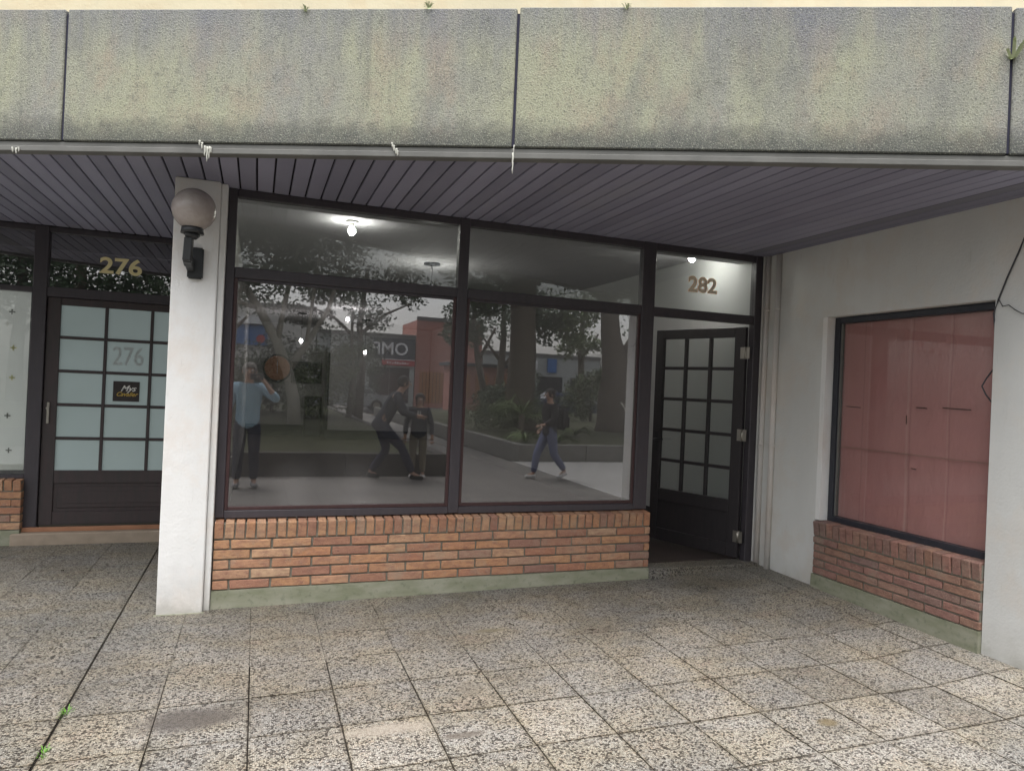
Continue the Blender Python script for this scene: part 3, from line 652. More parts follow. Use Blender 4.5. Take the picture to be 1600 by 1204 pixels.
# ------------------------------------------------------------------ wall lamp on the pillar
lampm = G("smoked_globe", .22, .5); ln = lampm.noise(9, 6, None, .65)
lampm.col(lampm.mix((.36,.31,.29), (.50,.45,.42), lampm.ramp(ln, [(.35,0),(.7,1)])))
wl = empty("wall_lamp", "smoked globe wall lamp with black bracket on the white pillar", "wall lamp", (0,0,0))
LC = (.040, -.29, 2.432)
bm = bmesh.new(); ball(bm, LC, .122, (1,1,1), 40, 24); fin("globe", bm, lampm.m, wl)
M_LBR = plain("black_lamp_plastic", (.035,.037,.040), .42, .5, var=.2)
bm = bmesh.new(); cyl(bm, (.036,-.29,2.289), (.036,-.29,2.325), .064, .060, n=28); cyl(bm, (.030,-.29,2.262), (.034,-.29,2.2885), .03, .05, n=20); fin("collar", bm, M_LBR, wl, 0)
bm = bmesh.new()
hexa(bm, [(-.010,-.315,2.13),(.034,-.315,2.13),(.040,-.245,2.10),(-.004,-.245,2.10),(-.004,-.320,2.262),(.040,-.320,2.262),(.044,-.262,2.262),(.0,-.262,2.262)]); 
hexa(bm, [(-.004,-.300,2.118),(.038,-.300,2.118),(.046,-.155,2.085),(.004,-.155,2.085),(-.004,-.300,2.165),(.038,-.300,2.165),(.046,-.155,2.165),(.004,-.155,2.165)])
fin("arm", bm, M_LBR, wl, .003)
bm = bmesh.new(); box(bm, .004, .092, -.154, -.1205, 2.045, 2.235); fin("wall_box", bm, M_LBR, wl, .008, 2)

# ------------------------------------------------------------------ right paper-covered window
sw = empty("side_window", "side window in a dark frame with reddish brown paper behind the glass", "window", (4.52, 0, 0))
M_BLUEF = dark_wood("blue_black_frame", (.020,.024,.034), (.032,.034,.045))
y0, y1, z0, z1 = -1.955, -.702, .578, 2.098
bx("frame", (-.03, .03, y1-.045, y1, z0, z1), M_BLUEF, sw, .003); bx("frame", (-.03, .03, y0, y0+.045, z0, z1), M_BLUEF, sw, .003)
bx("frame", (-.03, .03, y0+.0455, y1-.0455, z1-.045, z1), M_BLUEF, sw, .003); bx("frame", (-.035, .03, y0+.0455, y1-.0455, z0, z0+.042), M_BLUEF, sw, .003)
bx("bead", (-.012, .012, y1-.056, y1-.0455, z0+.043, z1-.046), M_STRIP, sw); bx("bead", (-.012, .012, y0+.0455, y0+.056, z0+.043, z1-.046), M_BLUEF, sw)
bx("pane", (-.004, .002, y0+.046, y1-.046, z0+.041, z1-.044), M_GLASS2, sw)
def paper_mat():
    g = G("reddish_brown_paper", .75, .25); n = g.noise(1.6, 5); c = g.mix((.60,.255,.255), (.66,.32,.31), n)
    c = g.mix(c, (.74,.42,.40), g.ramp(g.noise(1.9, 5, g.map((1,1,.6)), .55), [(.50,0),(.70,.55)]))
    X, Y, Z = g.xyz()
    def crease(v, at, wd, amt): # pale and dark fold lines
        q = g.math('ABSOLUTE', g.math('SUBTRACT', g.math('ADD', v, g.math('MULTIPLY', g.math('SUBTRACT', g.noise(3, 3), .5), .012)), at)); return g.math('MULTIPLY', g.ramp(g.math('DIVIDE', q, wd), [(0,1),(1,0)]), amt)
    for at, wd, amt in ((-.985, .007, .5), (-1.31, .016, .65), (-1.60, .006, .5), (-.80, .010, .3)):
        low = g.ramp(Z, [(.2, amt), (1.0, amt * .35)])
        c = g.mix(c, (.90,.62,.58), g.math('MULTIPLY', crease(Y, at, wd, 1.0), low))
    for at, wd in ((-.94, .006), (-1.335, .006), (-1.615, .005)): c = g.mix(c, (.34,.15,.15), crease(Y, at, wd, .45))
    g.col(c); g.bump(g.noise(5, 4, g.map((1,1.4,.7)), .55), .6, .03); return g.m
M_PAPER = paper_mat()
import mathutils
def paper(yA, yB, zA, zB, dx, folds, seed):
    bm = bmesh.new(); nx, nz = 44, 40; V = []
    for j in range(nz+1):
        row = []
        for i in range(nx+1):
            u, v = i/nx, j/nz; y = yA + (yB-yA)*u; z = zA + (zB-zA)*v
            d = .0
            for (fu, a, wdt) in folds: d += a * max(0, 1 - abs(u - fu)/wdt)
            d += .006 * (mathutils.noise.noise(Vector((y*4, z*2.2, seed))) ) + .003 * mathutils.noise.noise(Vector((y*13, z*7, seed)))
            row.append(bm.verts.new((dx + d, y, z)))
        V.append(row)
    for j in range(nz):
        for i in range(nx): bm.faces.new((V[j][i], V[j][i+1], V[j+1][i+1], V[j+1][i])).smooth = True
    me_o = fin("paper_sheet", bm, M_PAPER, sw); return me_o
paper(y1-.03, y0+.03, 1.13, z1-.02, .024, [(.5,-.006,.012),(.28,.003,.01),(.78,-.003,.01)], 1.0)
paper(y1-.03, y0+.03, z0+.02, 1.155, .030, [(.27,.006,.014),(.52,-.010,.018),(.77,.006,.016),(.9,-.004,.02)], 5.0)
M_TAPEB = plain("brown_tape_mark", (.12,.045,.04), .5, .3); M_TAPEP = plain("pale_fold_tape", (.42,.24,.20), .4, .4)
def strip(yA, zA, yB, zB, wd, mat, x=.012, name="tape"):
    bm = bmesh.new(); d = Vector((0, yB-yA, zB-zA)).normalized(); s = Vector((0, -d.z, d.y)) * wd/2
    a, b = Vector((x,yA,zA)), Vector((x,yB,zB)); hexa(bm, [a-s, b-s, b+s, a+s, a-s+Vector((.001,0,0)), b-s+Vector((.001,0,0)), b+s+Vector((.001,0,0)), a+s+Vector((.001,0,0))]); fin(name, bm, mat, sw)
strip(-.75, 1.138, -1.9, 1.142, .005, M_TAPEP)
for a in ((-.80, 1.44, -.93, 1.435), (-1.38, 1.455, -1.46, 1.452), (-1.57, 1.46, -1.76, 1.455), (-1.31, 1.40, -1.311, 1.34), (-1.36,1.05,-1.40,1.047)): strip(*a, .007, M_TAPEB)
bx("sill_mortar", (-.10, .09, y0, y1, .5795, .581), M_MORTAR, sw) if False else None
# loose cable on the wall
M_CABLE = plain("grey_black_cable", (.05,.05,.06), .5, .4)
bm = bmesh.new(); X = 4.412
tube(bm, [(X,-2.20,2.64),(X,-2.15,2.52),(X,-2.09,2.36),(X,-2.03,2.22),(X,-1.985,2.10),(X-.003,-1.962,2.02),(X+.02,-1.957,1.93),(X+.015,-1.965,1.86)], .0045, 7)
tube(bm, [(X,-1.985,2.10),(X,-2.01,2.055),(X-.002,-2.045,2.06),(X,-2.08,2.03),(X,-2.12,2.005),(X,-2.18,2.0),(X,-2.255,2.0)], .0028, 6)
tube(bm, [(X+.05,-1.950,1.72),(X+.045,-1.90,1.645),(X+.045,-1.875,1.60),(X+.045,-1.90,1.55),(X+.05,-1.935,1.505)], .004, 6)
tag(fin("loose_cable", bm, M_CABLE), "thin dark cable looping down the right wall beside the papered window", "cable")
#PARK
# ------------------------------------------------------------------ the park and street opposite (seen mirrored in the shop glass)
M_BARK = plain("grey_brown_bark", (.13,.11,.085), .9, .2, var=.4, sc=9, bump=.9)
M_BARKL = plain("pale_bark", (.34,.33,.28), .85, .2, var=.35, sc=6, bump=.5)
def leafm(name, c, var=.4):
    g = G(name, .55, .35); g.col(g.mix(tuple(x*(1-var) for x in c), tuple(x*(1+var) for x in c), g.noise(3, 4)))
    g.b.inputs["Transmission Weight"].default_value = 0; return g.m
M_LEAF = leafm("dark_green_leaf", (.050,.095,.040)); M_LEAFL = leafm("light_green_leaf", (.13,.19,.06)); M_HEDGE = leafm("hedge_leaf", (.10,.14,.05))
M_LAWN = plain("lawn_and_soil", (.065,.070,.042), .95, .1, var=.5, sc=4, bump=.5)
M_STONE = plain("dark_kerb_stone", (.085,.08,.075), .9, .2, var=.35, sc=6, bump=.6)
M_STONEL = plain("grey_kerb_stone", (.20,.195,.18), .9, .2, var=.3, sc=6, bump=.6)
def planter(label, P, h, mat, zt):
    t = empty("raised_bed", label, "planter")
    (x0, x1, y0, y1) = P; w_ = .18
    bx("soil", (x0 + w_, x1 - w_, y0 + w_, y1 - w_, -.1, zt), M_LAWN, t)
    n = max(1, int((x1 - x0) / 1.5)); L = (x1 - x0) / n
    for i in range(n):
        bx("kerb_stone", (x0 + L*i + .004, x0 + L*(i+1) - .004, y1 - w_ + .001, y1 + rnd.uniform(-.006,.006), -.1, h + rnd.uniform(-.008,.008)), mat, t, .01)
    m = max(1, int((y1 - y0) / 2)); K = (y1 - y0 - w_) / m
    for i in range(m):
        bx("kerb_stone", (x0, x0 + w_, y0 + K*i + .004, y0 + K*(i+1) - .004, -.1, h), mat, t, .01); bx("kerb_stone", (x1 - w_, x1, y0 + K*i + .004, y0 + K*(i+1) - .004, -.1, h), mat, t, .01)
    return t
planter("long dark stone raised bed with lawn behind the standing people", (-11, 3.36, -27, -6.12), .36, M_STONE, .34)
planter("grey stone raised bed with shrubs and big trees on the right of the park path", (5.46, 19, -27, -8.34), .33, M_STONEL, .31)
def leafcloud(bm, c, r, n, s, rr, flat=.8):
    for _ in range(n):
        while True:
            p = Vector((rr.uniform(-1,1), rr.uniform(-1,1), rr.uniform(-1,1)))
            if p.length < 1: break
        p = Vector((p.x*r[0], p.y*r[1], p.z*r[2])) + Vector(c)
        a = Vector((rr.gauss(0,1), rr.gauss(0,1), rr.gauss(0,.7))).normalized(); b = a.cross(Vector((rr.gauss(0,1), rr.gauss(0,1), rr.gauss(0,1)))).normalized()
        q = s * rr.uniform(.6, 1.3); l = [p - a*q, p + b*q*.45, p + a*q, p - b*q*.45]
        bm.faces.new([bm.verts.new(x) for x in l])
def tree(name, label, loc, trunk, limbs, crowns, bark, leaf, n, s, seed, group="trees in the park opposite"):
    t = empty(name, label, "tree", loc, 0, group); rr = random.Random(seed)
    bm = bmesh.new(); tube(bm, [p for p, r in trunk], [r for p, r in trunk], 12); fin("trunk", bm, bark, t)
    for lm in limbs:
        bm = bmesh.new(); tube(bm, [p for p, r in lm], [r for p, r in lm], 8); fin("limb", bm, bark, t)
    bm = bmesh.new()
    for c, r in crowns:
        k = 14
        for _ in range(k):   # clumps inside each mass
            cc = [c[i] + rr.uniform(-1,1) * r[i] * .75 for i in range(3)]
            leafcloud(bm, cc, [q * .42 for q in r], n // k, s, rr)
    fin("crown", bm, leaf, t); return t
# left group, crooked branches with pale bark
tree("park_tree", "crooked tree with pale forked limbs mirrored in the left pane", (1.35, -13.2, .34),
     [((0,0,-.2),.17),((-.05,0,.6),.15),((-.22,.1,1.3),.13),((-.5,.1,2.0),.12),((-.95,.0,2.8),.10),((-1.6,0,3.7),.07),((-2.2,0,4.8),.04)],
     [[((-.22,.1,1.3),.10),((.2,0,2.0),.08),((.7,-.1,2.9),.06),((1.0,0,4.2),.03)], [((-.5,.1,2.0),.09),((-.35,.2,3.0),.06),((-.1,.1,4.4),.03)], [((-.95,0,2.8),.07),((-1.5,.3,2.9),.05),((-2.2,.4,3.3),.03)], [((.2,0,2.0),.06),((.3,.2,3.2),.04),((.45,.1,4.6),.02)]],
     [((-1.6,0,4.4),(1.6,1.6,.9)),((.8,0,4.9),(1.6,1.6,1.1)),((-.2,.4,5.9),(2.2,1.8,1.0)),((-1.5,.5,3.3),(1.2,1.0,.4)),((.3,.2,3.6),(1.3,1.1,.5))], M_BARKL, M_LEAF, 1100, .065, 3)
tree("park_tree", "tall straight tree near the pillar side mirrored at the far left of the glass", (-.35, -15.5, .34),
     [((0,0,-.2),.24),((0,0,1.5),.2),((.05,0,3.2),.18),((0,.1,5.5),.13),((.1,0,7.5),.06)], [[((.05,0,3.2),.1),((.9,0,4.2),.05),((1.8,0,5.0),.02)], [((0,.1,4),.1),((-.9,.3,5.2),.05)]],
     [((-.6,0,5.3),(1.6,1.6,1.2)),((.9,.4,5.3),(1.5,1.5,1.0)),((.2,0,7),(2,2,1.3))], M_BARK, M_LEAF, 1150, .085, 5)
tree("park_tree", "leafy tree with drooping branches mirrored above the dark shop sign", (3.75, -19.5, .34),
     [((0,0,-.2),.16),((.05,0,1.6),.13),((-.1,.1,3.0),.11),((.1,0,5),.06)], [[((0,.1,2.4),.07),((-.9,.1,3.2),.05),((-1.6,.1,3.5),.02)], [((0,.1,2.8),.07),((.8,.1,3.5),.05),((1.6,.1,3.9),.02)]],
     [((-1.1,0,4.3),(1.3,1.3,.8)),((1.2,.3,4.6),(1.5,1.3,.8)),((0,0,5.8),(2.4,1.8,1.0)),((-1.6,.2,3.2),(.9,.8,.4))], M_BARK, M_LEAF, 1150, .085, 8)
tree("park_tree", "small bushy tree mirrored behind the bending man", (3.1, -17.0, .34),
     [((0,0,-.2),.10),((.1,0,1.2),.08),((0,.1,2.4),.05),((0,0,3.4),.03)], [[((.05,0,1.2),.05),((.5,.1,2.0),.03)]],
     [((0,0,2.3),(1.1,1.0,.9)),((.2,0,3.4),(1.0,1.0,.7))], M_BARK, M_LEAF, 700, .07, 9)
# the two massive trunks in the right pane
tree("park_tree", "massive straight dark trunk mirrored in the middle of the right pane", (7.5, -13.8, .31),
     [((0,0,-.2),.62),((0,0,.25),.50),((0,0,.9),.42),((.03,0,2.2),.385),((-.03,0,3.8),.36),((0,.1,6),.30),((.1,0,8),.18)],
     [[((0,0,3.6),.16),((-1.2,.1,4.4),.10),((-2.4,.1,4.7),.05)], [((0,0,4.0),.16),((1.2,.1,5.0),.09),((2.2,.2,5.5),.04)]],
     [((-1.8,0,4.9),(1.8,1.8,1.1)),((1.6,.2,5.0),(1.8,1.8,1.1)),((0,.6,6.6),(2.8,2.2,1.2)),((-1.2,.8,3.6),(1.0,.8,.5)),((1.3,-1.0,3.2),(.9,.9,.7))], M_BARK, M_LEAF, 1100, .085, 12)
tree("park_tree", "massive forked trunk leaning right mirrored at the edge of the right pane", (10.4, -13.6, .31),
     [((0,0,-.2),.58),((0,0,.3),.48),((-.05,0,1.1),.42),((.05,0,1.9),.42),((-.18,0,2.8),.30),((-.4,.1,4.4),.22),((-.5,0,6.5),.14)],
     [[((.1,0,1.7),.34),((.55,0,2.5),.28),((1.2,0,3.5),.22),((2.0,0,5.0),.14)], [((-.3,.1,3.6),.12),((-1.2,.1,4.4),.06)]],
     [((-1.0,0,4.8),(1.6,1.6,1.0)),((1.9,.2,5.3),(1.8,1.8,1.0)),((.3,.4,6.8),(2.8,2.2,1.2)),((-.9,-.8,3.0),(.7,.8,.9)),((.75,.3,2.6),(.35,.4,.45))], M_BARK, M_LEAFL, 1000, .08, 14)
tree("park_tree", "thin leaning trunk mirrored just right of the central mullion", (9.0, -22.5, .31),
     [((.25,0,-.2),.17),((.2,0,1.0),.15),((-.1,0,2.2),.13),((-.35,0,3.6),.10),((-.3,0,5.5),.05)], [[((-.1,0,2.2),.08),((.6,0,3.6),.05)], [((-.2,0,2.8),.06),((-1.1,.1,3.9),.03)]],
     [((-.8,0,4.2),(1.6,1.4,.9)),((.6,0,4.6),(1.6,1.4,.9)),((0,0,5.8),(2.0,1.8,.9)),((-.9,.2,3.2),(.9,.8,.4))], M_BARK, M_LEAF, 1150, .085, 17)
tree("park_tree", "slim trunk mirrored between the two massive trunks", (14.3, -24.0, .31),
     [((0,0,-.2),.2),((.05,0,1.5),.17),((-.05,0,3),.14),((0,0,5.5),.07)], [[((0,0,2.6),.08),((.8,0,3.8),.04)]],
     [((-.6,0,4.6),(1.8,1.6,1.2)),((.8,0,5.2),(1.8,1.6,1.1)),((-.2,.5,3.4),(1.2,1.0,.5))], M_BARK, M_LEAFL, 1000, .09, 19)
for i, (x, y, h, rx, lab) in enumerate(((-4.6, -14.5, 6.4, 2.9, "full park tree mirrored above the closed door, beside the pillar"), (-8.5, -11, 7, 3.2, "park tree nearest the left shop window"), (-1.2, -24, 7.5, 3.0, "park tree behind the lawn shrubbery, left"), (-7, -18, 7, 2.6, "far left park tree beyond the pillar"), (17.5, -17, 7, 3.0, "park tree far right beyond the forked trunk"), (-12, -28, 8, 3.2, "park tree near the street at the far left"), (12.2, -29.2, 7.2, 2.6, "street-side tree right of the wooden kiosk"), (22, -28, 8, 3.4, "street-side tree at the far right"))):
    tree("park_tree", lab, (x, y, .0), [((0,0,-.2),.28),((0,0,1.8),.22),((.1,0,4),.16),((0,0,h-1),.06)], [[((0,0,2.4),.1),((1.2,0,3.8),.05)],[((0,0,2.8),.1),((-1.1,.2,4.0),.05)]],
         [((-rx*.4,0,h*.62),(rx*.7,rx*.6,1.2)),((rx*.4,.3,h*.66),(rx*.7,rx*.6,1.2)),((0,0,h*.88),(rx*.8,rx*.7,1.3))], M_BARK, M_LEAF, 1100, .10, 30 + i)
bm = bmesh.new(); rr = random.Random(77)
for k in range(150): leafcloud(bm, (rr.uniform(-9, 15), rr.uniform(-16.5, -8.5), rr.uniform(6.2, 8.4)), (1.2,1.2,.45), 60, .14, rr)  # unseen leaves added overhead to block sky light reaching under the canopy
hc = fin("added_shade_leaves", bm, M_LEAF, bpy.data.objects["park_tree.004"]); hc.location = -Vector((7.5, -13.8, .31))
bm = bmesh.new()
for k in range(110): leafcloud(bm, (rr.uniform(-5, 2.7), rr.uniform(-21.5, -18), rr.uniform(5.6, 8.6)), (.9,.8,.6), 150, .11, rr)
for k in range(70): leafcloud(bm, (rr.uniform(-11, -2.8), rr.uniform(-20, -17), rr.uniform(3.4, 7.0)), (.9,.8,.6), 150, .11, rr)
hc = fin("crown_mass", bm, M_LEAF, bpy.data.objects["park_tree.001"]); hc.location = -Vector((-.35, -15.5, .34))
for x, y, h, sd_ in ((-1.6, -17.5, 2.9, 61), (.9, -19.0, 2.6, 62), (2.2, -16.2, 2.2, 63), (4.4, -26.0, 3.0, 64), (12.6, -19.5, 2.3, 65), (8.6, -17.5, 1.9, 66)):
    tree("garden_shrub", ["tall dark shrub mirrored beside the person with the phone", "rounded shrub mirrored under the blue sign", "shrub mirrored just left of the stooping person", "street-side bushy shrub mirrored under the dark sign", "shrub mirrored right of the walking person", "low shrub beside the massive straight trunk"][sd_-61], (x, y, .3), [((0,0,-.4),.06),((.05,0,h*.5),.04),((0,0,h*.8),.02)], [],
         [((0,0,h*.45),(1.1,.8,h*.42)),((.3,.1,h*.7),(.8,.7,h*.3)),((-.6,0,h*.35),(.8,.7,h*.33))], M_BARK, [M_LEAF, M_HEDGE][sd_ % 2], 1300, .06, sd_, "shrubs in the raised beds")
# hedge, palms, strap-leaf plants, stakes
bm = bmesh.new(); rr = random.Random(5)
for k in range(26): leafcloud(bm, (6.0 + rr.uniform(-.5,2.1), -12.9 + rr.uniform(-.5,.5), .31 + rr.uniform(.15,.62)), (.32,.32,.22), 170, .035, rr)
tag(fin("hedge", bm, M_HEDGE), "low clipped hedge mirrored at the lower left of the right pane", "hedge")
bm = bmesh.new()
for k in range(60): leafcloud(bm, (rr.uniform(-3,3.0), -20.5 + rr.uniform(-1,1), .34 + rr.uniform(.2,1.7)), (.6,.5,.45), 130, .06, rr)
tag(fin("hedge", bm, M_HEDGE), "loose dark shrubbery along the far side of the lawn", "hedge")
def fronds(name, label, cat, loc, n, L, w_, rise, mat, seed, group=None, stem=0):
    t = empty(name, label, cat, loc, 0, group); rr = random.Random(seed)
    if stem: bm = bmesh.new(); tube(bm, [(0,0,-.1),(0,0,stem)], [.09,.07], 10); fin("stem", bm, M_BARK, t)
    bm = bmesh.new()
    for k in range(n):
        a = rr.uniform(0, 6.283); l = L * rr.uniform(.7, 1.1); up_ = rise * rr.uniform(.5, 1.2); d = Vector((math.cos(a), math.sin(a), 0)); s = Vector((-d.y, d.x, 0)); m = 6; pr = None
        for i in range(m + 1):
            q = i / m; p = d * l * q + Vector((0, 0, stem + up_ * l * (1.6*q - 1.5*q*q))); ww = w_ * (1 - q) ** .6 * (.4 if i == 0 else 1)
            v = (bm.verts.new(p - s*ww), bm.verts.new(p + s*ww + Vector((0,0,.01))))
            if pr: bm.faces.new((pr[0], pr[1], v[1], v[0]))
            pr = v
            if name == "cycad" and 0 < i < m:
                for sg_ in (-1, 1):
                    for e in (0, .5):
                        pp_ = p + d * l * e / m; tip = pp_ + s * sg_ * .16 * l * (1.1-q) * 1.6 + d * .05
                        bm.faces.new([bm.verts.new(x) for x in (pp_, pp_ + d*.02, tip)])
    fin("fronds", bm, mat, t); return t
fronds("cycad", "feathery palm-like cycad mirrored behind the walking person", "plant", (6.35, -10.6, .31), 26, .95, .012, .9, M_LEAFL, 2, "feathery plants in the right raised bed", .55)
fronds("cycad", "second feathery cycad right of the walking person, pale green", "plant", (7.3, -10.9, .31), 24, .8, .012, .8, M_LEAFL, 4, "feathery plants in the right raised bed", .35)
fronds("strap_plant", "spiky strap-leaf plant left of the walking person", "plant", (5.85, -9.0, .31), 46, .55, .013, 1.0, M_LEAFL, 6, "strap-leaf plants on the bed edge")
fronds("strap_plant", "pale strap-leaf plant right of the walking person's waist", "plant", (6.7, -9.2, .31), 46, .5, .013, .9, M_LEAFL, 7, "strap-leaf plants on the bed edge")
fronds("strap_plant", "strap-leaf plant behind, near the slim trunk", "plant", (8.1, -11.3, .31), 40, .55, .013, 1.0, M_LEAFL, 8, "strap-leaf plants on the bed edge")
bm = bmesh.new(); cyl(bm, (9.05, -10.7, 1.22), (9.1, -9.5, .30), .022, n=8); tag(fin("wooden_stake", bm, M_BARKL), "pale wooden stake leaning against the forked trunk", "stake")
bm = bmesh.new(); cyl(bm, (11.2, -10.8, 1.7), (11.25, -10.6, .30), .02, n=8); tag(fin("wooden_stake", bm, M_BARKL), "thin upright pale stake right of the forked trunk", "stake")

# shops across the street
M_SHOPG = plain("grey_shop_wall", (.42,.44,.42), .8, .2, var=.1); M_SHOPW = plain("pale_shop_wall", (.55,.54,.50), .8, .2, var=.1)
M_RED = plain("red_render", (.46,.21,.17), .8, .2, var=.15, sc=2); M_WOODO = plain("orange_wood_shutter", (.42,.18,.07), .7, .3, var=.25, sc=6); M_GREY = plain("dark_slate_sign", (.035,.045,.06), .5, .4)
M_BLUE = plain("blue_sign_face", (.04,.16,.42), .4, .5); M_REDS = plain("red_sign_face", (.48,.03,.04), .4, .5); M_WSIGN = plain("white_sign_face", (.80,.80,.80), .4, .5); M_GREEN = plain("green_flag_cloth", (.03,.22,.08), .7, .3)
M_DGLASS = plain("dark_shop_glass", (.03,.035,.04), .08, .7)
def shop(label, x0, x1, h, wallm, doors, y=-42):
    t = empty("shop_building", label, "building", ((x0+x1)/2, y, -.1), 0, "shops across the street"); W = (x1-x0)/2
    bm = bmesh.new(); ds = sorted(doors); z = 0; cur = -W
    for (a, b, z0, z1) in ds:
        box(bm, cur, a, -5, 0, 0, h); box(bm, a, b, -5, 0, z1, h); box(bm, a, b, -5, 0, -.05, z0) if z0 > .05 else None; box(bm, a, b, -5, -.25, z0, z1); cur = b
    box(bm, cur, W, -5, 0, 0, h); fin("wall", bm, wallm, t)
    for (a, b, z0, z1) in ds:
        wf = bx("window", (a, b, -.12, -.06, z0, z1), M_DGLASS, t)
        n = max(1, int((b-a)/1.1))
        for k in range(n+1): bx("mullion", (a+(b-a)*k/n-.03, a+(b-a)*k/n+.03, -.0599, -.01, z0, z1), M_STRIP, wf)
    bx("parapet", (-W, W, -.2, .12, h, h+.25), M_STRIP, t, .02)
    return t
b1 = shop("pale shop with a blue sign across the street, far left", -9.0, -1.2, 4.6, M_SHOPW, [(-3.2,-.4,.2,2.6),(.4,3.2,.2,2.6)])
b2 = shop("shop under the blue white and red sign across the street", -1.1, 3.9, 6.0, M_SHOPW, [(-2.0,-.3,.2,2.7),(.2,2.1,.2,2.7)])
b3 = shop("grey shop under the large dark sign with white letters", 4.0, 10.45, 4.6, M_SHOPG, [(-2.8,-.4,.2,2.6),(.2,2.9,.2,2.6)])
b4 = shop("red shop with orange wooden shutters beside the dark sign", 10.5, 15.2, 5.9, M_RED, [(-2.0,-.5,.3,2.4),(.3,2.0,.3,2.4)])
b5 = shop("low grey shop with white boards, mirrored between the trunks", 15.3, 24.5, 3.9, M_SHOPG, [(-4.0,-1.2,.2,2.5),(-.4,1.6,.2,2.5),(2.2,4.2,.2,2.5)])
b6 = shop("pale low shop at the far right of the street", 24.6, 33.5, 4.4, M_SHOPW, [(-3.5,-.6,.2,2.6),(.3,3.4,.2,2.6)])
for k in range(2):
    for i in range(7): bx("shutter_slat", (-2.02 + 2.3*k + i*.24, -2.02 + 2.3*k + i*.24 + .20, -.008, .03, .28, 2.42), M_WOODO, b4, .006)
def sign(label, x0, x1, z0, z1, y, mat, body=None, size=1, tm=None, extra=None, loc=(0,0)):
    t = empty("shop_sign", label, "sign", ((x0+x1)/2, y, (z0+z1)/2)); W = (x1-x0)/2; H = (z1-z0)/2
    bx("board", (-W, W, -.15, 0, -H, H), mat, t, .01)
    if body: text("lettering", body, size, tm or M_WSIGN, t, (loc[0], .006, loc[1]), (R(90), 0, R(180)), .005, offset=.012*size)
    return t
sign("large dark sign with white capital letters, mirrored above the boy", 7.6, 10.4, 3.05, 4.45, -41.75, M_GREY, "OMP", 1.15, None, None, (-.28, -.05))
s_ = sign("narrow red sign strip under the dark sign", 8.2, 10.4, 2.62, 3.0, -41.72, M_REDS)
for k in range(9): bx("letter_stroke", (-.78 + k*.17, -.68 + k*.17, .001, .008, -.08, .08 - (k % 3)*.03), M_WSIGN, s_)
bx("white_band", (-1.1, 1.1, -.1, .02, .1905, .24), M_WSIGN, s_)
sign("blue sign with white band and red disc, mirrored at the far left of the glass", -1.0, .95, 3.45, 4.7, -41.75, M_BLUE)
bx("awning", (-.9, .9, -41.9, -41.3, 4.75, 5.2), M_WSIGN, None).location = (0,0,0)
aw = bpy.data.objects["awning"]; tag(aw, "white box awning above the blue sign", "awning")
bm = bmesh.new(); cyl(bm, (.55, -41.74, 3.85), (.55, -41.70, 3.85), .26, n=24); tag(fin("sign_disc", bm, M_REDS), "red round disc fixed to the blue sign", "sign")
sign("small white notice board on the grey shop between the trunks", 17.8, 19.4, 2.9, 3.5, -41.8, M_WSIGN)
sign("small blue sign on the grey shop near the slim trunk", 20.2, 20.9, 2.7, 3.7, -41.8, M_BLUE, None)
# wooden kiosk and flag
k_ = empty("kiosk", "small red wooden kiosk with flat dark roof mirrored beside the massive trunk", "kiosk", (11.6, -30.2, -.05))
bx("wall", (-1.7, 1.7, -1.6, 0, 0, 2.55), M_RED, k_); bx("roof", (-1.95, 1.95, -1.8, .3, 2.551, 2.72), M_GREY, k_, .02)
for k in range(3): bx("shutter", (-1.4 + k*1.0, -.7 + k*1.0, .002, .035, .9, 2.1), M_WOODO, k_, .006)
bx("plinth", (-1.72, 1.72, .001, .04, 0, .25), M_SHOPW, k_)
fl = empty("flag_banner", "red white and green banner on a pole mirrored at the right edge of the glass", "banner", (17.6, -25.0, 0)); bm = bmesh.new(); cyl(bm, (0,0,-.1), (0,0,3.9), .03, n=8); fin("pole", bm, M_STRIP, fl)
bx("red_cloth", (-1.0, -.03, -.01, .01, 2.0, 2.55), M_REDS, fl); bx("white_cloth", (-.9, -.03, -.01, .01, 2.551, 3.2), M_WSIGN, fl); bx("green_cloth", (.0301, .8, -.01, .01, 2.2, 2.8), M_GREEN, fl)
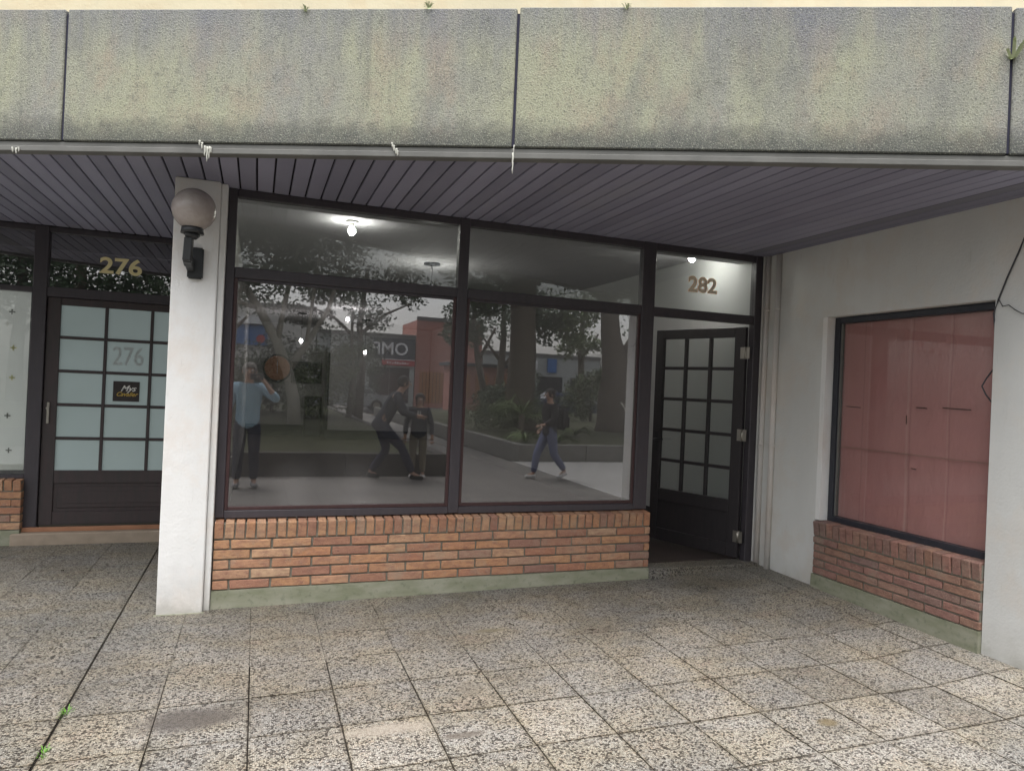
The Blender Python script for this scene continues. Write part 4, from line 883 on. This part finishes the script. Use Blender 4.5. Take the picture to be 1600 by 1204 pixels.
# parked cars
def car(label, loc, rz, paint):
    t = empty("parked_car", label, "car", loc, rz, "cars parked along the street"); pm = plain("car_paint_" + paint[0], paint[1], .25, .6, metal=.2, var=.03)
    bm = bmesh.new(); prof = [(-2.05,.28),(-2.1,.62),(-1.95,.86),(-1.25,.93),(-.75,1.40),(.65,1.44),(1.35,.98),(2.0,.88),(2.1,.55),(2.05,.28)]
    S = [-.82, -.78, .78, .82]; rows = []
    for k, y in enumerate(S):
        ins = .0 if k in (1, 2) else .03
        rows.append([bm.verts.new((x * (1 - ins*.3), y * (1 - (.16 if z > 1.2 else 0)), z)) for x, z in prof])
    for a, b in zip(rows, rows[1:]):
        for i in range(len(prof)): bm.faces.new((a[i], a[(i+1) % len(prof)], b[(i+1) % len(prof)], b[i]))
    bm.faces.new(rows[0]); bm.faces.new(rows[-1][::-1]); fin("body", bm, pm, t)
    for sy in (-1, 1):
        bm = bmesh.new(); P = [(-1.15,.95),(-.72,1.33),(.58,1.36),(1.15,1.0)]
        a = [bm.verts.new((x, sy*(.826 - (.125 if z > 1.2 else .0)), z)) for x, z in P]; b = [bm.verts.new((x, sy*(.80 - (.125 if z > 1.2 else 0)), z)) for x, z in P]
        bm.faces.new(a); bm.faces.new(b[::-1]); [bm.faces.new((a[i], a[(i+1)%4], b[(i+1)%4], b[i])) for i in range(4)]; fin("side_window", bm, M_DGLASS, t)
    for (x0_, z0_, x1_, z1_, nm) in ((-1.28,.955,-.80,1.38,"rear_window"), (.72,1.41,1.32,1.02,"windscreen")):
        bm = bmesh.new(); o_ = .012 * (-1 if nm == "rear_window" else 1); hexa(bm, [(x0_+o_,-.62,z0_),(x1_+o_,-.6,z1_),(x1_+o_,.6,z1_),(x0_+o_,.62,z0_),(x0_+o_,-.62,z0_+.02),(x1_+o_,-.6,z1_+.02),(x1_+o_,.6,z1_+.02),(x0_+o_,.62,z0_+.02)]); fin(nm, bm, M_DGLASS, t)
    for x in (-1.28, 1.3):
        for sy in (-1, 1):
            bm = bmesh.new(); cyl(bm, (x, sy*.62, .31), (x, sy*.835, .31), .31, n=20); wh = fin("wheel", bm, M_SKIRT, t); bm = bmesh.new(); cyl(bm, (x, sy*.836, .31), (x, sy*.845, .31), .19, n=16); fin("rim", bm, M_STEEL, wh)
    for sy in (-1, 1):
        bx("tail_light", (-2.125, -2.06, sy*.62-.13, sy*.62+.13, .66, .82), M_REDS, t, .01); bx("headlight", (2.05, 2.115, sy*.62-.13, sy*.62+.13, .60, .74), M_WSIGN, t, .01)
    bx("number_plate", (-2.135, -2.101, -.22, .22, .42, .53), M_WSIGN, t); return t
car("white parked car with its red tail lights toward the lawn", (1.9, -30.0, -.1), R(-78), ("white", (.72,.72,.72)))
car("silver parked car mirrored behind the bending man", (5.2, -33.4, -.1), R(180), ("silver", (.45,.47,.49)))
car("dark blue parked car mirrored between the two massive trunks", (17.2, -32.6, -.1), R(176), ("blue", (.03,.05,.14)))
car("white parked car mirrored at the right edge of the glass", (24.5, -31.6, -.1), R(5), ("pearl", (.75,.75,.73)))
car("grey parked car mirrored near the far left", (-2.8, -33.4, -.1), R(0), ("grey", (.20,.21,.22)))

# ------------------------------------------------------------------ people
M_SKIN = plain("skin", (.42,.25,.18), .5, .4, var=.06); M_HAIRB = plain("dark_hair", (.018,.014,.012), .6, .3); M_HAIRG = plain("greying_hair", (.14,.13,.12), .7, .3)
def skinmesh(name, chains, mat, parent, root=None, sub=2):
    """chains: list of [(point, rx[, ry])...]; points that coincide are joined into one skeleton"""
    V = []; RR = []; E = []; idx = {}
    for ch in chains:
        pv = None
        for p in ch:
            key = tuple(round(c, 4) for c in p[0])
            if key not in idx: idx[key] = len(V); V.append(p[0]); RR.append((p[1], p[2] if len(p) > 2 else p[1]))
            i = idx[key]
            if pv is not None and pv != i: E.append((pv, i))
            pv = i
    me = bpy.data.meshes.new("tmp"); me.from_pydata(V, E, []); o = bpy.data.objects.new("tmp", me); scn.collection.objects.link(o)
    o.modifiers.new("s", 'SKIN'); sub_ = o.modifiers.new("d", 'SUBSURF'); sub_.levels = sub; sub_.render_levels = sub
    for i, r in enumerate(RR): me.skin_vertices[0].data[i].radius = r
    for i in range(len(V)): me.skin_vertices[0].data[i].use_root = (i == 0)
    dg = bpy.context.evaluated_depsgraph_get(); m2 = bpy.data.meshes.new_from_object(o.evaluated_get(dg)); m2.name = name
    bpy.data.objects.remove(o); bpy.data.meshes.remove(me); m2.materials.clear(); m2.materials.append(mat)
    for f in m2.polygons: f.use_smooth = True
    return link(bpy.data.objects.new(name, m2), parent)
def lerp(a, b, t): return tuple(a[i] + (b[i]-a[i])*t for i in range(3))
def person(label, loc, rz, J, k, top, trousers, shoe, hair, sleeve=1.0, facing=(0,1,0), longhair=False):
    """J: joints in the person's own frame (metres, z up, person faces +y); k scales girth"""
    t = empty("person", label, "person", loc, rz)
    pel, chest, neck, head = J['pelvis'], J['chest'], J['neck'], J['head']
    ch = [[(pel, .13*k, .10*k), (lerp(pel, chest, .5), .125*k, .095*k), (chest, .15*k, .105*k), (neck, .055*k), (lerp(neck, head, .5), .055*k), (head, .075*k, .088*k), (J['crown'], .055*k, .065*k)]]
    for s in ('L', 'R'):
        sh_, el, wr, ha = J['sh'+s], J['el'+s], J['wr'+s], J['ha'+s]; hp, kn, an, to = J['hip'+s], J['kn'+s], J['an'+s], J['toe'+s]
        ch.append([(chest, .15*k, .105*k), (sh_, .058*k), (lerp(sh_, el, .5), .048*k), (el, .040*k), (lerp(el, wr, .4), .037*k), (wr, .024*k, .028*k), (ha, .022*k, .036*k)])
        ch.append([(pel, .13*k, .10*k), (hp, .088*k), (lerp(hp, kn, .5), .072*k), (kn, .052*k), (lerp(kn, an, .35), .050*k), (an, .034*k), (to, .034*k, .026*k)])
    body = skinmesh("body", ch, M_SKIN, t)
    for s in ('L', 'R'):      # five fingers per hand
        wr, ha, el = Vector(J['wr'+s]), Vector(J['ha'+s]), Vector(J['el'+s]); d = (ha - wr).normalized(); sd_ = d.cross(Vector((0,0,1))); sd_ = Vector((0,1,0)) if sd_.length < .3 else sd_.normalized()
        nrm = d.cross(sd_).normalized()
        for f in range(4):
            o_ = sd_ * (.026 * (f - 1.5) / 1.5) * k; L = (.068, .078, .073, .056)[f] * k; b = ha + o_ + d*.008
            skinmesh("finger", [[(tuple(b), .0085*k), (tuple(b + d*L*.5 + nrm*.006), .008*k), (tuple(b + d*L*.8 + nrm*.02), .0065*k)]], M_SKIN, body, sub=1)
        b = wr + (ha - wr)*.55 - sd_*.03*k; skinmesh("thumb", [[(tuple(b), .010*k), (tuple(b - sd_*.022*k + d*.03*k), .009*k), (tuple(b - sd_*.022*k + d*.055*k), .007*k)]], M_SKIN, body, sub=1)
    # clothes
    g = 1.16
    tp = [[(lerp(pel, chest, -.42), .150*k*g, .120*k*g), (lerp(pel, chest, -.02), .142*k*g, .114*k*g), (lerp(pel, chest, .5), .128*k*g, .10*k*g), (chest, .15*k*g, .108*k*g), (lerp(chest, neck, .75), .07*k*g)]]
    for s in ('L', 'R'):
        sh_, el, wr = J['sh'+s], J['el'+s], J['wr'+s]; c_ = [(chest, .15*k*g, .108*k*g), (sh_, .066*k*g), (lerp(sh_, el, .5), .056*k*g), (el, .049*k*g)]
        if sleeve > .5: c_.append((lerp(el, wr, .5 if sleeve < 1 else .93), .040*k*g))
        tp.append(c_)
    skinmesh("top", tp, top, t)
    tr = [[(pel, .132*k*1.12, .105*k*1.12), (lerp(pel, chest, .34), .118*k*1.1, .092*k*1.1)]]
    for s in ('L', 'R'):
        hp, kn, an = J['hip'+s], J['kn'+s], J['an'+s]; tr.append([(pel, .132*k*1.12, .105*k*1.12), (hp, .095*k*1.1), (lerp(hp, kn, .5), .082*k*1.1), (kn, .064*k*1.1), (lerp(kn, an, .5), .058*k*1.1), (lerp(kn, an, .96), .050*k*1.1)])
    skinmesh("trousers", tr, trousers, t)
    for s in ('L', 'R'):
        an, to = Vector(J['an'+s]), Vector(J['toe'+s]); d = (to - an); d.z = 0
        heel = an - d.normalized()*.05*k; heel.z = an.z - .035; tt = to + d.normalized()*.03
        skinmesh("shoe", [[(tuple(heel), .042*k, .040*k), (tuple(lerp(heel, tt, .5)), .045*k, .042*k), (tuple(tt), .042*k, .030*k)]], shoe, t)
    H = Vector(head); F_ = Vector(facing).normalized(); S_ = F_.cross(Vector((0,0,1))).normalized(); U_ = S_.cross(F_)
    def hp_(f, s, u): return H + F_*f*k + S_*s*k + U_*u*k
    for s in (-1, 1):
        bm = bmesh.new(); ball(bm, hp_(.077, s*.031, .015), .011*k, u=8, v=6); fin("eye", bm, M_WSIGN, body); bm = bmesh.new(); ball(bm, hp_(.086, s*.031, .015), .006*k, u=8, v=6); fin("pupil", bm, M_SKIRT, body)
        bm = bmesh.new(); ball(bm, hp_(-.005, s*.080, .0), .024*k, (.5,.7,1.2), 8, 6); fin("ear", bm, M_SKIN, body)
        bm = bmesh.new(); tube(bm, [hp_(.083, s*.017, .034), hp_(.085, s*.032, .040), hp_(.074, s*.047, .034)], .004*k, 5); fin("eyebrow", bm, hair, body)
    skinmesh("nose", [[(tuple(hp_(.078, 0, .018)), .010*k), (tuple(hp_(.098, 0, -.018)), .014*k), (tuple(hp_(.085, 0, -.028)), .012*k)]], M_SKIN, body, sub=1)
    bm = bmesh.new(); tube(bm, [hp_(.078, -.022, -.052), hp_(.086, 0, -.050), hp_(.078, .022, -.052)], .006*k, 6); fin("mouth", bm, plain("lips", (.35,.12,.10), .5, .4), body)
    bm = bmesh.new(); ball(bm, hp_(-.022, 0, .032), .098*k, (.93, .98, .98), 18, 12)
    bmesh.ops.delete(bm, geom=[v for v in bm.verts if (v.co - H).dot(F_) > .055*k and (v.co - H).dot(U_) < .055*k], context='VERTS')
    if longhair:
        ball(bm, hp_(-.06, 0, -.06), .075*k, (1.0, .8, 1.5), 14, 10)
    fin("hair", bm, hair, t)
    return t, body
def stand(h, stride=0, arms=None, lean=0):
    s = h / 1.72
    J = dict(pelvis=(0,0,.93*s), chest=(0,lean*.35,1.27*s), neck=(0,lean*.5+.01,1.44*s), head=(0,lean*.6+.03,1.585*s), crown=(0,lean*.6+.01,1.66*s),
             shL=(-.175*s,lean*.38,1.37*s), shR=(.175*s,lean*.38,1.37*s), hipL=(-.09*s,0,.88*s), hipR=(.09*s,0,.88*s),
             knL=(-.10*s,.02+stride*.35,.48*s), knR=(.10*s,.02-stride*.15,.48*s), anL=(-.11*s,stride*.5,.085), anR=(.11*s,-stride*.6,.085 + stride*.15),
             toeL=(-.13*s,.14*s+stride*.5,.035), toeR=(.13*s,.13*s-stride*.55,.035 + stride*.02),
             elL=(-.25*s,-.02,1.10*s), elR=(.25*s,-.02,1.10*s), wrL=(-.27*s,.06,.86*s), wrR=(.27*s,.06,.86*s), haL=(-.27*s,.09,.78*s), haR=(.27*s,.09,.78*s))
    if arms: J.update(arms)
    return J
M_SWEAT = plain("light_blue_sweater", (.30,.46,.58), .85, .15, var=.12, sc=20, bump=.4); M_NAVY = plain("navy_trousers", (.030,.034,.060), .85, .2); M_DARKT = plain("dark_clothing", (.026,.030,.042), .85, .2)
M_CAMO = plain("mottled_khaki_trousers", (.20,.18,.14), .85, .2, var=.6, sc=14); M_JEANS = plain("blue_jeans", (.14,.16,.26), .85, .2); M_BLACKC = plain("black_jacket", (.018,.018,.020), .8, .2); M_SHOEG = plain("grey_trainers", (.30,.30,.32), .6, .3); M_SHOEW = plain("white_trainers", (.62,.62,.62), .5, .3)
# photographer, phone held up in front of the face
J = stand(1.66, arms=dict(elR=(.36,.10,1.17), wrR=(.20,.185,1.385), haR=(.135,.200,1.455), elL=(-.24,-.02,1.07), wrL=(-.245,.05,.84), haL=(-.245,.08,.76)))
ph, _ = person("person in light blue sweater holding up a phone, mirrored at the left of the glass", (.335, -5.045, -.002), R(-2), J, 1.04, M_SWEAT, M_NAVY, M_SHOEG, M_HAIRG, sleeve=.8)
tp_ = empty("phone", "dark mobile phone held up by the person in the light blue sweater", "phone", (.430, -4.817, 1.466))
bx("case", (-.079, .079, -.004, .004, -.038, .038), M_SKIRT, tp_, .003); bx("screen", (-.074, .074, -.0053, -.0042, -.034, .034), M_DGLASS, tp_); 
bm = bmesh.new(); cyl(bm, (0,.0042,0), (0,.0075,0), .012, n=14); fin("camera_bump", bm, M_STEEL, tp_)
# bending man
J = dict(pelvis=(0,-.08,.86), chest=(0,.10,1.17), neck=(0,.19,1.33), head=(0,.25,1.46), crown=(0,.27,1.54), shL=(-.18,.12,1.28), shR=(.18,.12,1.28), hipL=(-.09,-.08,.82), hipR=(.09,-.08,.82),
         knL=(-.10,.24,.50), knR=(.11,.02,.44), anL=(-.10,.42,.10), anR=(.11,-.22,.10), toeL=(-.10,.56,.04), toeR=(.12,-.09,.035), elL=(-.24,.26,1.03), elR=(.24,.24,1.02), wrL=(-.15,.46,.98), wrR=(.15,.45,.96), haL=(-.12,.54,.98), haR=(.12,.53,.95))
person("person in dark clothes stooping forward in mid step, mirrored in the left pane", (2.30, -5.75, -.004), R(-82), J, 1.02, M_DARKT, M_NAVY, M_BLACKC, M_HAIRB)
# child
J = stand(1.33); kid, kb = person("child in dark top with pale print and mottled khaki trousers, facing the shop", (2.83, -6.0+.12, -.004), R(10), J, .84, M_DARKT, M_CAMO, M_SHOEW, M_HAIRB, longhair=True)
for a in ((-.035,-.012,.96,1.06),(.000,.022,.96,1.05)): bx("print", (a[0], a[1], .093, .098, a[2], a[3]), M_SHOEW, kid, .002)
# walking person
J = stand(1.50, stride=.44, arms=dict(elL=(-.22,-.13,1.0), wrL=(-.21,.02,.83), haL=(-.2,.08,.78), elR=(.23,.06,.98), wrR=(.22,.24,.90), haR=(.21,.31,.89)))
wk, _ = person("person in black jacket and blue jeans walking, mirrored in the right pane", (4.98, -5.72, -.006), R(84), J, .95, M_BLACKC, M_JEANS, M_SHOEW, M_HAIRB)
bp = empty("backpack", "black backpack carried by the walking person in jeans", "backpack", (5.12, -5.735, .98), R(84))
bm = bmesh.new(); box(bm, -.14, .14, -.15, .02, -.17, .22); fin("bag", bm, M_BLACKC, bp, .05, 3); bx("pocket", (-.10, .10, -.19, -.151, -.13, .06), M_SKIRT, bp, .02)
